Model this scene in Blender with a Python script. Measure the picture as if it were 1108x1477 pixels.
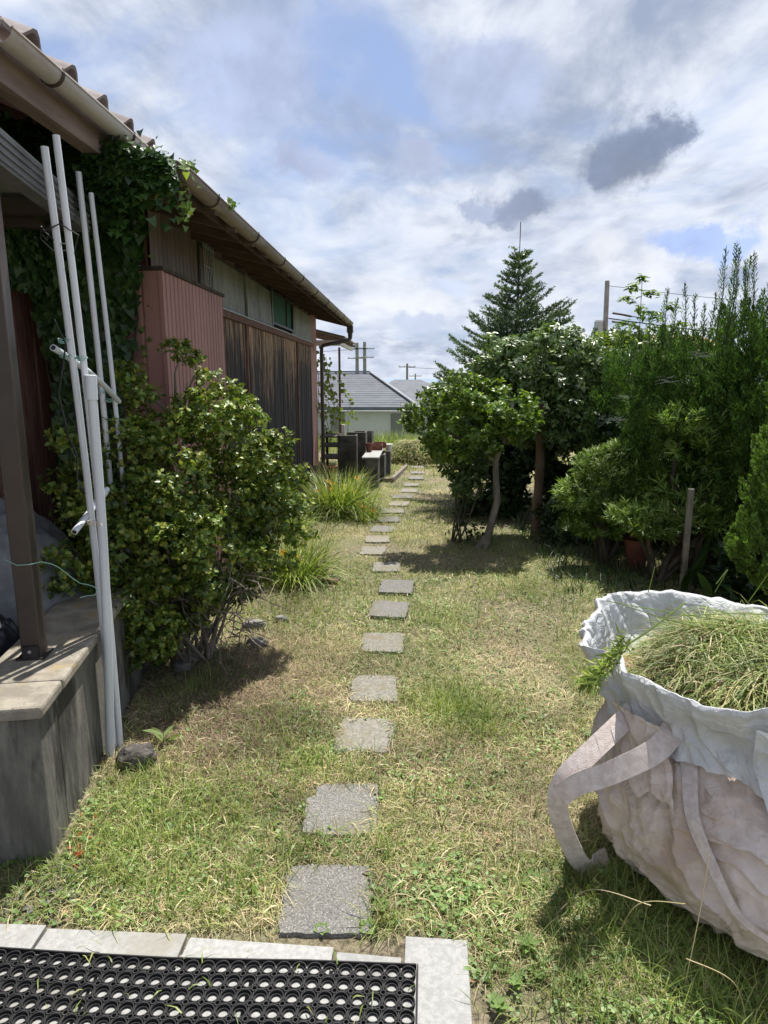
import bpy, bmesh, math, random
import numpy as np
from mathutils import Vector, Matrix

random.seed(7); R = np.random.default_rng(7)
PI = math.pi
for o in list(bpy.data.objects): bpy.data.objects.remove(o)
sc = bpy.context.scene
COL = sc.collection

# ------------------------------------------------------------------ camera
cam = bpy.data.cameras.new('camera'); co = bpy.data.objects.new('camera', cam); COL.objects.link(co)
co.location = (0, 0, 1.7)
co.rotation_euler = (math.radians(90 - 11.165), 0, math.radians(2.72))
cam.sensor_fit = 'VERTICAL'; cam.sensor_height = 36; cam.lens = 36 * 950 / 1477
cam.clip_start = 0.05; cam.clip_end = 6000
sc.camera = co

# ------------------------------------------------------------------ light
SUN_EL, SUN_AZ = math.radians(67), math.radians(18)      # azimuth from +Y towards +X
S = Vector((math.cos(SUN_EL) * math.sin(SUN_AZ), math.cos(SUN_EL) * math.cos(SUN_AZ), math.sin(SUN_EL)))
sl = bpy.data.lights.new('sun', 'SUN'); so = bpy.data.objects.new('sun', sl); COL.objects.link(so)
sl.energy = 5.0; sl.angle = math.radians(0.6); sl.color = (1, .955, .88)
so.rotation_euler = S.to_track_quat('Z', 'Y').to_euler(); so.location = (3, 3, 12)

sc.view_settings.view_transform = 'Standard'; sc.view_settings.look = 'None'
sc.view_settings.gamma = 1; sc.view_settings.use_curve_mapping = False
sc.view_settings.exposure = 0.65

# ------------------------------------------------------------------ node helper
class NT:
    def __init__(s, tree): s.t = tree; s.n = tree.nodes; s.l = tree.links
    def add(s, typ, ins=None, **kw):
        n = s.n.new(typ)
        for k, v in kw.items(): setattr(n, k, v)
        if ins:
            for k, v in ins.items(): s.put(n.inputs[k], v)
        return n
    def put(s, inp, v):
        if isinstance(v, bpy.types.NodeSocket): s.l.new(v, inp)
        elif isinstance(v, bpy.types.Node): s.l.new(v.outputs[0], inp)
        else:
            if isinstance(v, (tuple, list)) and len(v) == 3 and inp.type == 'RGBA': v = (*v, 1)
            inp.default_value = v
    def math(s, op, a, b=0.0, c=0.0, clamp=False):
        n = s.add('ShaderNodeMath', operation=op, use_clamp=clamp); s.put(n.inputs[0], a); s.put(n.inputs[1], b); s.put(n.inputs[2], c); return n.outputs[0]
    def vmath(s, op, a, b=(0, 0, 0), sc_=None):
        n = s.add('ShaderNodeVectorMath', operation=op); s.put(n.inputs[0], a); s.put(n.inputs[1], b)
        if sc_ is not None: s.put(n.inputs['Scale'], sc_)
        return n
    def mix(s, f, a, b, blend='MIX'):
        n = s.add('ShaderNodeMix', data_type='RGBA', blend_type=blend); s.put(n.inputs[0], f); s.put(n.inputs[6], a); s.put(n.inputs[7], b); return n.outputs[2]
    def noise(s, vec, scale, detail=4, rough=.55, dist=0.0):
        n = s.add('ShaderNodeTexNoise', {'Scale': scale, 'Detail': detail, 'Roughness': rough, 'Distortion': dist})
        if vec is not None: s.put(n.inputs['Vector'], vec)
        return n.outputs[0]
    def smooth(s, v, a, b, lo=0.0, hi=1.0):
        n = s.add('ShaderNodeMapRange', interpolation_type='SMOOTHSTEP'); s.put(n.inputs[0], v)
        for i, q in enumerate((a, b, lo, hi)): s.put(n.inputs[i + 1], q)
        return n.outputs[0]
    def ramp(s, f, stops):
        n = s.add('ShaderNodeValToRGB'); r = n.color_ramp
        while len(r.elements) < len(stops): r.elements.new(.5)
        for e, (p, c) in zip(r.elements, stops): e.position = p; e.color = (*c, 1)
        s.put(n.inputs[0], f); return n.outputs[0]

# ------------------------------------------------------------------ sky
def build_world():
    w = bpy.data.worlds.new('World'); sc.world = w; w.use_nodes = True
    T = NT(w.node_tree); T.n.clear()
    out = T.add('ShaderNodeOutputWorld'); bg = T.add('ShaderNodeBackground', {'Strength': 0.112})
    T.l.new(bg.outputs[0], out.inputs[0])
    sky = T.add('ShaderNodeTexSky', sky_type='NISHITA', sun_disc=False, sun_elevation=SUN_EL, sun_rotation=SUN_AZ, altitude=50, air_density=1.0, dust_density=1.5)
    d = T.add('ShaderNodeTexCoord').outputs['Generated']
    d = T.vmath('NORMALIZE', d).outputs[0]
    sep = T.add('ShaderNodeSeparateXYZ', {0: d}); z = sep.outputs[2]
    zz = T.math('ADD', T.math('MAXIMUM', z, 0.0), 0.16)
    px = T.math('DIVIDE', sep.outputs[0], zz); py = T.math('DIVIDE', sep.outputs[1], zz)
    P = T.add('ShaderNodeCombineXYZ', {0: px, 1: py, 2: 3.1}).outputs[0]
    P2 = T.add('ShaderNodeCombineXYZ', {0: T.math('MULTIPLY', px, 1.5), 1: py, 2: 7.7}).outputs[0]
    n1 = T.noise(P, 1.25, 7, .56, .5)           # cover / gaps
    n2 = T.noise(P2, 2.3, 9, .60, .25)           # shading of the layer
    n3 = T.noise(P, 0.55, 3, .5, .2)
    cover = T.smooth(n1, .30, .54)
    shade = T.smooth(T.math('ADD', T.math('MULTIPLY', n2, .55), T.math('MULTIPLY', n3, .45)), .39, .60)
    cl = T.mix(shade, (2.15, 2.55, 3.45), (5.0, 5.3, 5.85))
    skyc = T.mix(.65, sky.outputs[0], (1.7, 2.35, 4.1))
    col = T.mix(cover, skyc, cl)
    # low bank of bright air and cumulus near the horizon
    n4 = T.noise(T.vmath('MULTIPLY', d, (1, 1, 2.2)).outputs[0], 7.5, 8, .55, .1)
    lowc = T.mix(T.smooth(n4, .38, .60), (2.9, 3.35, 4.4), (5.3, 5.55, 6.0))
    band = T.math('MULTIPLY', T.smooth(z, .02, .30, 1.0, 0.0), T.smooth(n4, .30, .52))
    col = T.mix(T.math('MULTIPLY', band, .85), col, lowc)
    # separate cumulus puffs: direction, radius, colour
    wn = T.noise(d, 9, 9, .68); wn2 = T.noise(T.vmath('ADD', d, (5, 3, 1)).outputs[0], 7, 8, .62)
    wn3 = T.noise(T.vmath('ADD', d, (9, 1, 4)).outputs[0], 7, 8, .62)
    off = T.add('ShaderNodeCombineXYZ', {0: T.math('SUBTRACT', wn, .5), 1: T.math('SUBTRACT', wn3, .5), 2: T.math('SUBTRACT', wn2, .5)}).outputs[0]
    dd = T.vmath('ADD', d, T.vmath('SCALE', off, sc_=.15).outputs[0]).outputs[0]
    puffs = [((.268, .920, .280), .068, 1.2, (1.35, 1.65, 2.35)), ((.300, .905, .298), .036, 1.2, (1.45, 1.75, 2.5)), ((.245, .933, .262), .030, 1.3, (1.6, 1.9, 2.7)), ((.133, .962, .240), .046, 1.5, (1.7, 2.0, 2.8)), ((.092, .968, .236), .028, 1.5, (2.6, 3.0, 4.0)),
             ((.002, .959, .284), .045, 1.6, (3.1, 3.5, 4.7)), ((-.151, .946, .287), .055, 1.7, (2.9, 3.3, 4.5)), ((-.218, .899, .381), .11, 1.5, (3.0, 3.45, 4.8)), ((.083, .923, .377), .10, 1.7, (2.9, 3.35, 4.6)),
             ((.25, .956, .164), .034, 1.3, (5.9, 6.05, 6.35)), ((.316, .937, .152), .040, 1.5, (5.8, 5.95, 6.3)), ((.029, .995, .108), .045, 1.5, (5.7, 5.9, 6.3)),
             ((-.001, .997, .072), .05, 2.4, (4.1, 4.6, 5.8)), ((.05, .98, .135), .04, 2.4, (4.0, 4.5, 5.7)), ((.36, .918, .185), .07, 2.6, (2.6, 3.4, 5.6))]
    for dv, r, zs, c in puffs:
        dv = Vector(dv).normalized()
        q = T.vmath('MULTIPLY', T.vmath('SUBTRACT', dd, tuple(dv)).outputs[0], (1, 1, zs)).outputs[0]
        ln = T.vmath('LENGTH', q).outputs[1]
        f = T.smooth(ln, r * (.55 if c[0] < 5 else .1), r * (1.08 if c[0] < 5 else 1.5), .9 if c[0] < 5 else .75, 0.0)
        tone = T.mix(T.smooth(wn2, .35, .65), tuple(v * .85 for v in c), tuple(v * 1.12 for v in c))
        col = T.mix(f, col, tone)
    T.put(bg.inputs[0], col)
build_world()

# ------------------------------------------------------------------ materials
MATS = {}
def newmat(name):
    m = bpy.data.materials.new(name); m.use_nodes = True; T = NT(m.node_tree); T.n.clear()
    out = T.add('ShaderNodeOutputMaterial'); b = T.add('ShaderNodeBsdfPrincipled'); T.l.new(b.outputs[0], out.inputs[0])
    MATS[name] = m
    return m, T, b, out
def rnd_mat(name, c1, c2, scale=8, rough=.7, bump=.15, bscale=None, stretch=(1, 1, 1), c3=None, s3=2.0, t3=(.5, .62), metal=0, spec=.4, obj=.0, bdist=.01, transl=0, speck=None):
    """two-tone noise material in object space with a third stain colour and bump"""
    m, T, b, out = newmat(name)
    tc = T.add('ShaderNodeTexCoord').outputs['Object']
    if obj:
        oi = T.add('ShaderNodeObjectInfo')
        tc = T.vmath('ADD', tc, T.vmath('SCALE', (31.7, 17.3, 11.1), sc_=oi.outputs['Random']).outputs[0]).outputs[0]
    v = T.vmath('MULTIPLY', tc, stretch).outputs[0]
    col = T.mix(T.smooth(T.noise(v, scale, 6, .62), .34, .66), c1, c2)
    if c3: col = T.mix(T.smooth(T.noise(v, s3, 5, .65), *t3), col, c3)
    if speck:
        vo = T.add('ShaderNodeTexVoronoi', {'Vector': tc, 'Scale': speck[0]})
        sp = T.math('MULTIPLY', T.smooth(vo.outputs['Distance'], .0, .45, 1, 0), T.math('GREATER_THAN', T.noise(tc, speck[0] * .6, 2), speck[2]))
        col = T.mix(sp, col, speck[1])
    if obj: col = T.mix(1.0, col, T.ramp(oi.outputs['Random'], [(0, (1 - obj,) * 3), (1, (1 + obj * .6,) * 3)]), 'MULTIPLY')
    T.put(b.inputs['Base Color'], col); b.inputs['Roughness'].default_value = rough; b.inputs['Metallic'].default_value = metal
    b.inputs['Specular IOR Level'].default_value = spec
    if bump:
        bm_ = T.add('ShaderNodeBump', {'Strength': bump, 'Distance': bdist, 'Height': T.noise(v, bscale or scale * 3, 6, .65)})
        T.l.new(bm_.outputs[0], b.inputs['Normal'])
    if transl:
        tr = T.add('ShaderNodeBsdfTranslucent'); T.put(tr.inputs[0], col); ms = T.add('ShaderNodeMixShader', {0: transl}); T.l.new(b.outputs[0], ms.inputs[1]); T.l.new(tr.outputs[0], ms.inputs[2]); T.l.new(ms.outputs[0], out.inputs[0])
    return m
def leaf_mat(name, cols, rough=.45, transl=.3, spec=.5, nscale=1.5, var=.35):
    m, T, b, out = newmat(name)
    g = T.add('ShaderNodeNewGeometry')
    n = len(cols); col = T.ramp(g.outputs['Random Per Island'], [(i / (n - 1), c) for i, c in enumerate(cols)])
    tc = T.add('ShaderNodeTexCoord').outputs['Object']
    nz = T.smooth(T.noise(tc, nscale, 3, .6), .35, .65, 1 - var, 1 + var * .6)
    col = T.vmath('SCALE', col, sc_=nz).outputs[0]
    T.put(b.inputs['Base Color'], col); b.inputs['Roughness'].default_value = rough; b.inputs['Specular IOR Level'].default_value = spec
    tr = T.add('ShaderNodeBsdfTranslucent'); T.put(tr.inputs[0], T.vmath('MULTIPLY', col, (1.25, 1.35, .6)).outputs[0])
    ms = T.add('ShaderNodeMixShader', {0: transl}); T.l.new(b.outputs[0], ms.inputs[1]); T.l.new(tr.outputs[0], ms.inputs[2]); T.l.new(ms.outputs[0], out.inputs[0])
    return m

def ground_mat():
    m, T, b, out = newmat('soil_and_thatch')
    tc = T.add('ShaderNodeTexCoord').outputs['Object']
    a = T.noise(tc, 1.1, 4, .6); f = T.noise(tc, 38, 5, .7); h = T.noise(tc, 140, 3, .7)
    soil = T.mix(T.smooth(f, .35, .65), (.07, .055, .035), (.30, .25, .175))
    thatch = T.mix(T.smooth(h, .35, .62), (.07, .075, .03), (.30, .28, .15))
    col = T.mix(T.smooth(a, .38, .6), thatch, soil)
    sep = T.add('ShaderNodeSeparateXYZ', {0: tc})
    far = T.smooth(sep.outputs[1], 17.0, 21.0)
    col = T.mix(far, col, T.mix(T.smooth(T.noise(tc, .08, 4), .4, .6), (.10, .15, .05), (.14, .17, .07)))
    T.put(b.inputs['Base Color'], col); b.inputs['Roughness'].default_value = .95
    bm_ = T.add('ShaderNodeBump', {'Strength': .7, 'Distance': .02, 'Height': T.math('ADD', f, h)}); T.l.new(bm_.outputs[0], b.inputs['Normal'])
    return m
M_ground = ground_mat()
M_grass = leaf_mat('grass_blades', [(0.101, 0.168, 0.039), (0.157, 0.235, 0.050), (0.235, 0.314, 0.077), (0.325, 0.358, 0.110), (0.470, 0.426, 0.209)], .5, .3, .35, 2.2, .35)
M_lush = leaf_mat('lush_grass', [(0.092, 0.146, 0.030), (0.172, 0.246, 0.050), (0.299, 0.370, 0.100), (0.414, 0.414, 0.160)], .45, .35, .4)
M_dry = leaf_mat('dry_grass', [(0.322, 0.241, 0.138), (0.483, 0.391, 0.230), (0.644, 0.552, 0.356), (0.437, 0.391, 0.196)], .8, .15, .2)
M_brownclip = leaf_mat('brown_clippings', [(.13, .09, .06), (.25, .18, .12), (.38, .30, .21)], .85, .1, .2)
M_clover = leaf_mat('weed_leaves', [(.10, .19, .05), (.18, .29, .08), (.27, .36, .13)], .5, .25, .4)
M_litter = leaf_mat('leaf_litter', [(.12, .07, .04), (.27, .17, .09), (.42, .30, .17)], .8, .1, .2)
M_bush = leaf_mat('bush_leaves', [(0.060, 0.120, 0.027), (0.108, 0.183, 0.033), (0.214, 0.275, 0.045), (0.365, 0.366, 0.067)], .42, .25, .5, 3.5, .35)
M_ivy = leaf_mat('ivy_leaves', [(0.019, 0.047, 0.014), (0.038, 0.086, 0.022), (0.077, 0.147, 0.035)], .4, .25, .5)
M_citrus = leaf_mat('bright_leaves', [(0.080, 0.145, 0.030), (0.143, 0.233, 0.041), (0.250, 0.334, 0.060)], .42, .35, .5)
M_camel = leaf_mat('glossy_leaves', [(0.076, 0.127, 0.044), (0.119, 0.187, 0.067), (0.203, 0.270, 0.090)], .4, .25, .55)
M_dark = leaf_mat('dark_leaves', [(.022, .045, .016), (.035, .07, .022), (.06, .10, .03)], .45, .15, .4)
M_fir = leaf_mat('fir_needles', [(0.063, 0.122, 0.058), (0.109, 0.179, 0.079), (0.182, 0.244, 0.108)], .5, .15, .4)
M_pale = leaf_mat('pale_leaves', [(0.102, 0.163, 0.042), (0.174, 0.250, 0.060), (0.290, 0.338, 0.096)], .4, .3, .5)
M_juni = leaf_mat('juniper_sprays', [(0.044, 0.096, 0.024), (0.075, 0.152, 0.031), (0.126, 0.214, 0.047)], .6, .25, .3, 11, .55)
M_junib = leaf_mat('bright_juniper_sprays', [(.08, .15, .03), (.13, .22, .045), (.19, .30, .07)], .6, .3, .3, 11, .5)
M_podo = leaf_mat('podocarpus_leaves', [(0.074, 0.128, 0.031), (0.147, 0.240, 0.047), (0.275, 0.376, 0.067)], .52, .28, .35)
M_broad = leaf_mat('broad_leaves', [(.02, .05, .012), (.04, .085, .02)], .35, .2, .5)
M_orange = leaf_mat('orange_petals', [(.6, .22, .02), (.75, .38, .03)], .6, .3, .3)
M_redw = leaf_mat('red_leaves', [(.35, .04, .02), (.5, .09, .04)], .6, .2, .3)
M_bark = rnd_mat('grey_bark', (.12, .105, .085), (.24, .215, .18), 14, .85, .6, 30, (1, 1, .4))
M_barkb = rnd_mat('brown_bark', (.10, .065, .045), (.21, .14, .10), 14, .85, .6, 30, (1, 1, .3))
M_barkd = rnd_mat('dark_bark', (.05, .04, .03), (.11, .09, .07), 14, .9, .5, 30, (1, 1, .4))
M_twig = rnd_mat('dead_twigs', (.13, .105, .085), (.26, .22, .185), 20, .85, .2)
M_slab = rnd_mat('aggregate_slab', (.105, .105, .098), (.235, .228, .21), 150, .92, .8, 150, c3=(.15, .14, .095), s3=4, t3=(.52, .72), obj=.15, bdist=.006, speck=(140, (.50, .46, .42), .50))
M_slabp = rnd_mat('dusty_slab', (.16, .152, .132), (.28, .265, .23), 60, .92, .8, 150, c3=(.20, .175, .12), s3=5, t3=(.45, .65), obj=.12, bdist=.006, speck=(120, (.45, .42, .36), .56))
M_tile = rnd_mat('granite_tile', (.26, .26, .253), (.345, .345, .335), 60, .7, .2, 200, c3=(.24, .225, .19), s3=3, t3=(.5, .75), obj=.1, bdist=.002)
M_joint = rnd_mat('tile_joint', (.16, .15, .13), (.24, .23, .2), 30, .9, .2)
M_rubber = rnd_mat('black_rubber', (.012, .012, .013), (.022, .022, .024), 30, .68, .1, 80, c3=(.07, .065, .055), s3=5, t3=(.55, .8), spec=.3)
M_conc = rnd_mat('weathered_concrete', (.10, .095, .085), (.21, .20, .175), 9, .92, .8, 60, (1, 1, .28), c3=(.045, .042, .036), s3=5, t3=(.46, .62), bdist=.006)
M_cap = rnd_mat('lichen_concrete_cap', (.20, .18, .145), (.32, .29, .235), 12, .92, .5, 90, c3=(.30, .23, .12), s3=5, t3=(.55, .7), bdist=.006, speck=(60, (.16, .15, .13), .56))
M_blk = rnd_mat('dark_concrete', (.07, .068, .062), (.15, .145, .135), 8, .92, .4, 60, c3=(.035, .034, .03), s3=4, t3=(.45, .65), obj=.2, bdist=.005)
M_post = rnd_mat('bronze_aluminium', (.045, .034, .028), (.06, .045, .037), 6, .38, .05, spec=.5)
M_beam = rnd_mat('grey_aluminium', (.14, .14, .15), (.20, .20, .21), 6, .4, .05)
M_pvc = rnd_mat('white_plastic', (.60, .63, .68), (.72, .74, .78), 5, .35, .03, c3=(.42, .42, .40), s3=6, t3=(.58, .8), stretch=(1, 1, .3), spec=.5)
M_black = rnd_mat('black_metal', (.02, .018, .018), (.035, .032, .03), 12, .5, .1)
M_wire = rnd_mat('black_wire', (.02, .02, .02), (.03, .03, .03), 12, .6, 0)
M_gwire = rnd_mat('green_plastic_wire', (.22, .42, .36), (.30, .50, .42), 12, .5, 0)
M_gut1 = rnd_mat('weathered_beige_gutter', (.38, .35, .335), (.50, .465, .445), 5, .45, .05, c3=(.36, .28, .24), s3=4, t3=(.56, .75), stretch=(1, .4, 1))
M_gut2 = rnd_mat('faded_brown_gutter', (.15, .11, .095), (.24, .19, .165), 6, .5, .05, c3=(.30, .26, .23), s3=5, t3=(.55, .7), stretch=(1, .3, 1))
M_fascia = rnd_mat('faded_fascia', (.19, .135, .12), (.30, .225, .20), 10, .85, .3, 30, (1, .15, 1))
M_ktile = rnd_mat('clay_roof_tile', (.15, .125, .12), (.23, .20, .195), 10, .8, .2, 50, obj=.15)
M_metalroof = rnd_mat('brown_roof_sheet', (.11, .085, .07), (.17, .13, .11), 6, .55, .1)
M_soffit = rnd_mat('dark_soffit_wood', (.075, .05, .035), (.13, .09, .065), 6, .9, .3, 30, (.4, 1, 1))
M_plaindark = rnd_mat('dark_timber', (.04, .03, .025), (.09, .065, .05), 10, .9, .4, 40, (1, 1, .2))
M_rail = rnd_mat('red_brown_trim', (.13, .06, .045), (.20, .10, .075), 10, .8, .2)
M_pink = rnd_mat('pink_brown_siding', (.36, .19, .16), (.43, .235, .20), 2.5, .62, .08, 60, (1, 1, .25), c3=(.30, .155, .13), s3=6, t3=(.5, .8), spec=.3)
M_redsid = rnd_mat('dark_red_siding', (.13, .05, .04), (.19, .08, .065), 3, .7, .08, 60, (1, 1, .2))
M_bsid = rnd_mat('brown_grey_siding', (.17, .135, .115), (.24, .195, .17), 5, .7, .08, 60, (1, 1, .2))
M_translu = rnd_mat('old_fibreglass_sheet', (.24, .25, .22), (.34, .345, .31), 4, .5, .1, 60, (1, 1, .5), c3=(.17, .165, .15), s3=5, t3=(.5, .75), spec=.5)
M_net = rnd_mat('green_netting', (.02, .10, .07), (.035, .13, .095), 30, .8, .2)
M_frame = rnd_mat('black_window_frame', (.03, .032, .033), (.05, .05, .05), 20, .5, 0)
M_glassd = rnd_mat('dusty_window_glass', (.05, .058, .06), (.09, .10, .10), 6, .12, 0, spec=.7)
def crinkle(m, a, b):
    T = NT(m.node_tree); bs = [n for n in T.n if n.type == 'BSDF_PRINCIPLED'][0]; old = bs.inputs['Normal'].links[0].from_node
    tc = T.add('ShaderNodeTexCoord').outputs['Object']; w = T.noise(tc, 5, 3); v = T.vmath('ADD', T.vmath('MULTIPLY', tc, (1, 1, 1.9)).outputs[0], T.vmath('SCALE', (1, .7, .4), sc_=w).outputs[0]).outputs[0]
    h = 0
    for s_, k in ((a, 1.0), (b, .5)):
        n = T.noise(v, s_, 2, .5, .6); rg = T.math('POWER', T.math('SUBTRACT', 1.0, T.math('ABSOLUTE', T.math('SUBTRACT', T.math('MULTIPLY', n, 2.0), 1.0))), 9.0); h = T.math('ADD', h, T.math('MULTIPLY', rg, k))
    bp = T.add('ShaderNodeBump', {'Strength': .4, 'Distance': .008, 'Height': h}); T.l.new(old.outputs[0], bp.inputs['Normal']); T.l.new(bp.outputs[0], bs.inputs['Normal'])
    return m
M_bagw = rnd_mat('white_woven_cloth', (.56, .575, .59), (.68, .69, .70), 6, .75, .35, 260, c3=(.42, .42, .40), s3=7, t3=(.52, .75), bdist=.003, transl=.15, spec=.3)
M_bagb = rnd_mat('beige_woven_cloth', (.62, .53, .47), (.74, .65, .59), 4, .85, .4, 300, c3=(.50, .385, .31), s3=3.2, t3=(.48, .70), bdist=.003, transl=.08, spec=.2)
crinkle(M_bagw, 6, 17); crinkle(M_bagb, 4, 11)
M_strap = rnd_mat('webbing_strap', (.54, .46, .42), (.68, .60, .56), 40, .9, .7, 240, (1, 1, 1), bdist=.004, spec=.2)
M_seam = rnd_mat('cream_seam_binding', (.55, .46, .38), (.66, .58, .50), 30, .85, .4, 200)
M_terra = rnd_mat('terracotta', (.14, .05, .035), (.23, .09, .065), 8, .8, .2)
M_stone = rnd_mat('grey_stone', (.10, .095, .085), (.24, .23, .21), 9, .9, .7, 30, obj=.15)
M_rock = rnd_mat('dark_rock', (.03, .028, .026), (.14, .125, .11), 14, .85, 1.0, 40, bdist=.01)
M_cloth = rnd_mat('grey_tarp', (.13, .135, .14), (.24, .245, .25), 5, .8, .5, 20)
M_bag = rnd_mat('black_sack', (.012, .012, .014), (.02, .02, .024), 5, .35, .3, 20)
M_white = rnd_mat('off_white_paint', (.62, .61, .58), (.74, .73, .70), 4, .7, .1)
M_wallh = rnd_mat('pale_render_wall', (.64, .64, .62), (.72, .72, .70), 1.5, .85, .1)
M_slate = rnd_mat('slate_roof', (.085, .095, .115), (.12, .13, .155), 2.5, .75, .2, obj=.2)
M_ridge = rnd_mat('ridge_cap', (.15, .16, .18), (.20, .21, .23), 3, .6, 0)
M_galv = rnd_mat('galvanised_steel', (.33, .34, .34), (.44, .46, .46), 20, .5, 0, metal=.3)
M_polec = rnd_mat('pole_concrete', (.22, .20, .19), (.30, .28, .27), 5, .85, .1)
M_hill = rnd_mat('haze_blue_hill', (.20, .26, .33), (.23, .29, .36), .01, 1, 0)  # distance haze is put into this blue-grey hill colour
M_oroof = rnd_mat('orange_brown_roof', (.28, .17, .10), (.36, .24, .15), 3, .8, 0)
M_web = rnd_mat('spider_silk', (.25, .26, .27), (.32, .33, .34), 5, .6, 0)
def plank_mat():
    m, T, b, out = newmat('weathered_cedar_plank')
    tc = T.add('ShaderNodeTexCoord').outputs['Object']; oi = T.add('ShaderNodeObjectInfo'); r = oi.outputs['Random']
    v = T.vmath('ADD', T.vmath('MULTIPLY', tc, (9, 9, .55)).outputs[0], T.vmath('SCALE', (37., 91., 13.), sc_=r).outputs[0]).outputs[0]
    g = T.noise(v, 3.2, 6, .65, .3); g2 = T.noise(v, 12, 4, .6)
    z = T.add('ShaderNodeSeparateXYZ', {0: tc}).outputs[2]
    warm = T.mix(T.smooth(g2, .35, .6), (.16, .075, .035), (.62, .42, .27))
    grey = T.mix(g2, (.024, .022, .024), (.085, .082, .085))
    # bleached near the sheltered top, blackened by rain lower down; each plank differs
    k = T.math('ADD', T.math('MULTIPLY', z, .42), T.math('ADD', T.math('MULTIPLY', g, 1.5), T.math('MULTIPLY', oi.outputs['Object Index'], .01)))
    f = T.smooth(k, 1.62, 1.92)
    col = T.mix(f, grey, warm)
    stain = T.smooth(T.noise(v, 1.4, 3), .5, .64)
    col = T.mix(T.math('MULTIPLY', stain, .8), col, (.03, .02, .016))
    T.put(b.inputs['Base Color'], col); b.inputs['Roughness'].default_value = .88; b.inputs['Specular IOR Level'].default_value = .2
    bm_ = T.add('ShaderNodeBump', {'Strength': .5, 'Distance': .006, 'Height': g2}); T.l.new(bm_.outputs[0], b.inputs['Normal'])
    return m
M_plank = plank_mat()
def grainwall_mat():
    m, T, b, out = newmat('wood_print_siding')
    tc = T.add('ShaderNodeTexCoord').outputs['Object']
    v = T.vmath('MULTIPLY', tc, (1, 7, .5)).outputs[0]
    w = T.noise(v, 4, 6, .6, 1.2)
    col = T.mix(T.smooth(w, .4, .6), (.16, .075, .058), (.30, .165, .13))
    T.put(b.inputs['Base Color'], col); b.inputs['Roughness'].default_value = .6
    return m
M_grain = grainwall_mat()

# ------------------------------------------------------------------ mesh helpers
def npmesh(name, V, F, mat, smooth=False):
    V = np.asarray(V, np.float32); F = np.asarray(F, np.int32)
    me = bpy.data.meshes.new(name); k = F.shape[1]
    me.vertices.add(len(V)); me.vertices.foreach_set('co', V.ravel())
    me.loops.add(F.size); me.loops.foreach_set('vertex_index', F.ravel())
    me.polygons.add(len(F)); me.polygons.foreach_set('loop_start', np.arange(0, F.size, k, dtype=np.int32))
    me.update(calc_edges=True)
    if smooth: me.polygons.foreach_set('use_smooth', np.ones(len(F), bool))
    me.materials.append(mat)
    return me
def link(name, me, parent=None, kind=None):
    o = bpy.data.objects.new(name, me); COL.objects.link(o)
    if parent is not None: o.parent = parent
    if kind: o['kind'] = kind
    return o
def npobj(name, V, F, mat, parent=None, kind=None, smooth=False): return link(name, npmesh(name, V, F, mat, smooth), parent, kind)
def thing(name, label, cat, loc=(0, 0, 0), rz=0, group=None):
    o = bpy.data.objects.new(name, None); COL.objects.link(o); o.location = loc; o.rotation_euler = (0, 0, rz); o.empty_display_size = .1
    o['label'] = label; o['category'] = cat
    if group: o['group'] = group
    return o
def tag(o, label, cat, group=None, kind=None):
    o['label'] = label; o['category'] = cat
    if group: o['group'] = group
    if kind: o['kind'] = kind
    return o
def dup(root, loc, rz=0, label=None):
    r = root.copy(); COL.objects.link(r); r.location = loc; r.rotation_euler = (0, 0, rz)
    if label: r['label'] = label
    for ch in list(root.children):
        c = ch.copy(); COL.objects.link(c); c.parent = r
        for g in ch.children: d = g.copy(); COL.objects.link(d); d.parent = c
    return r

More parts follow.
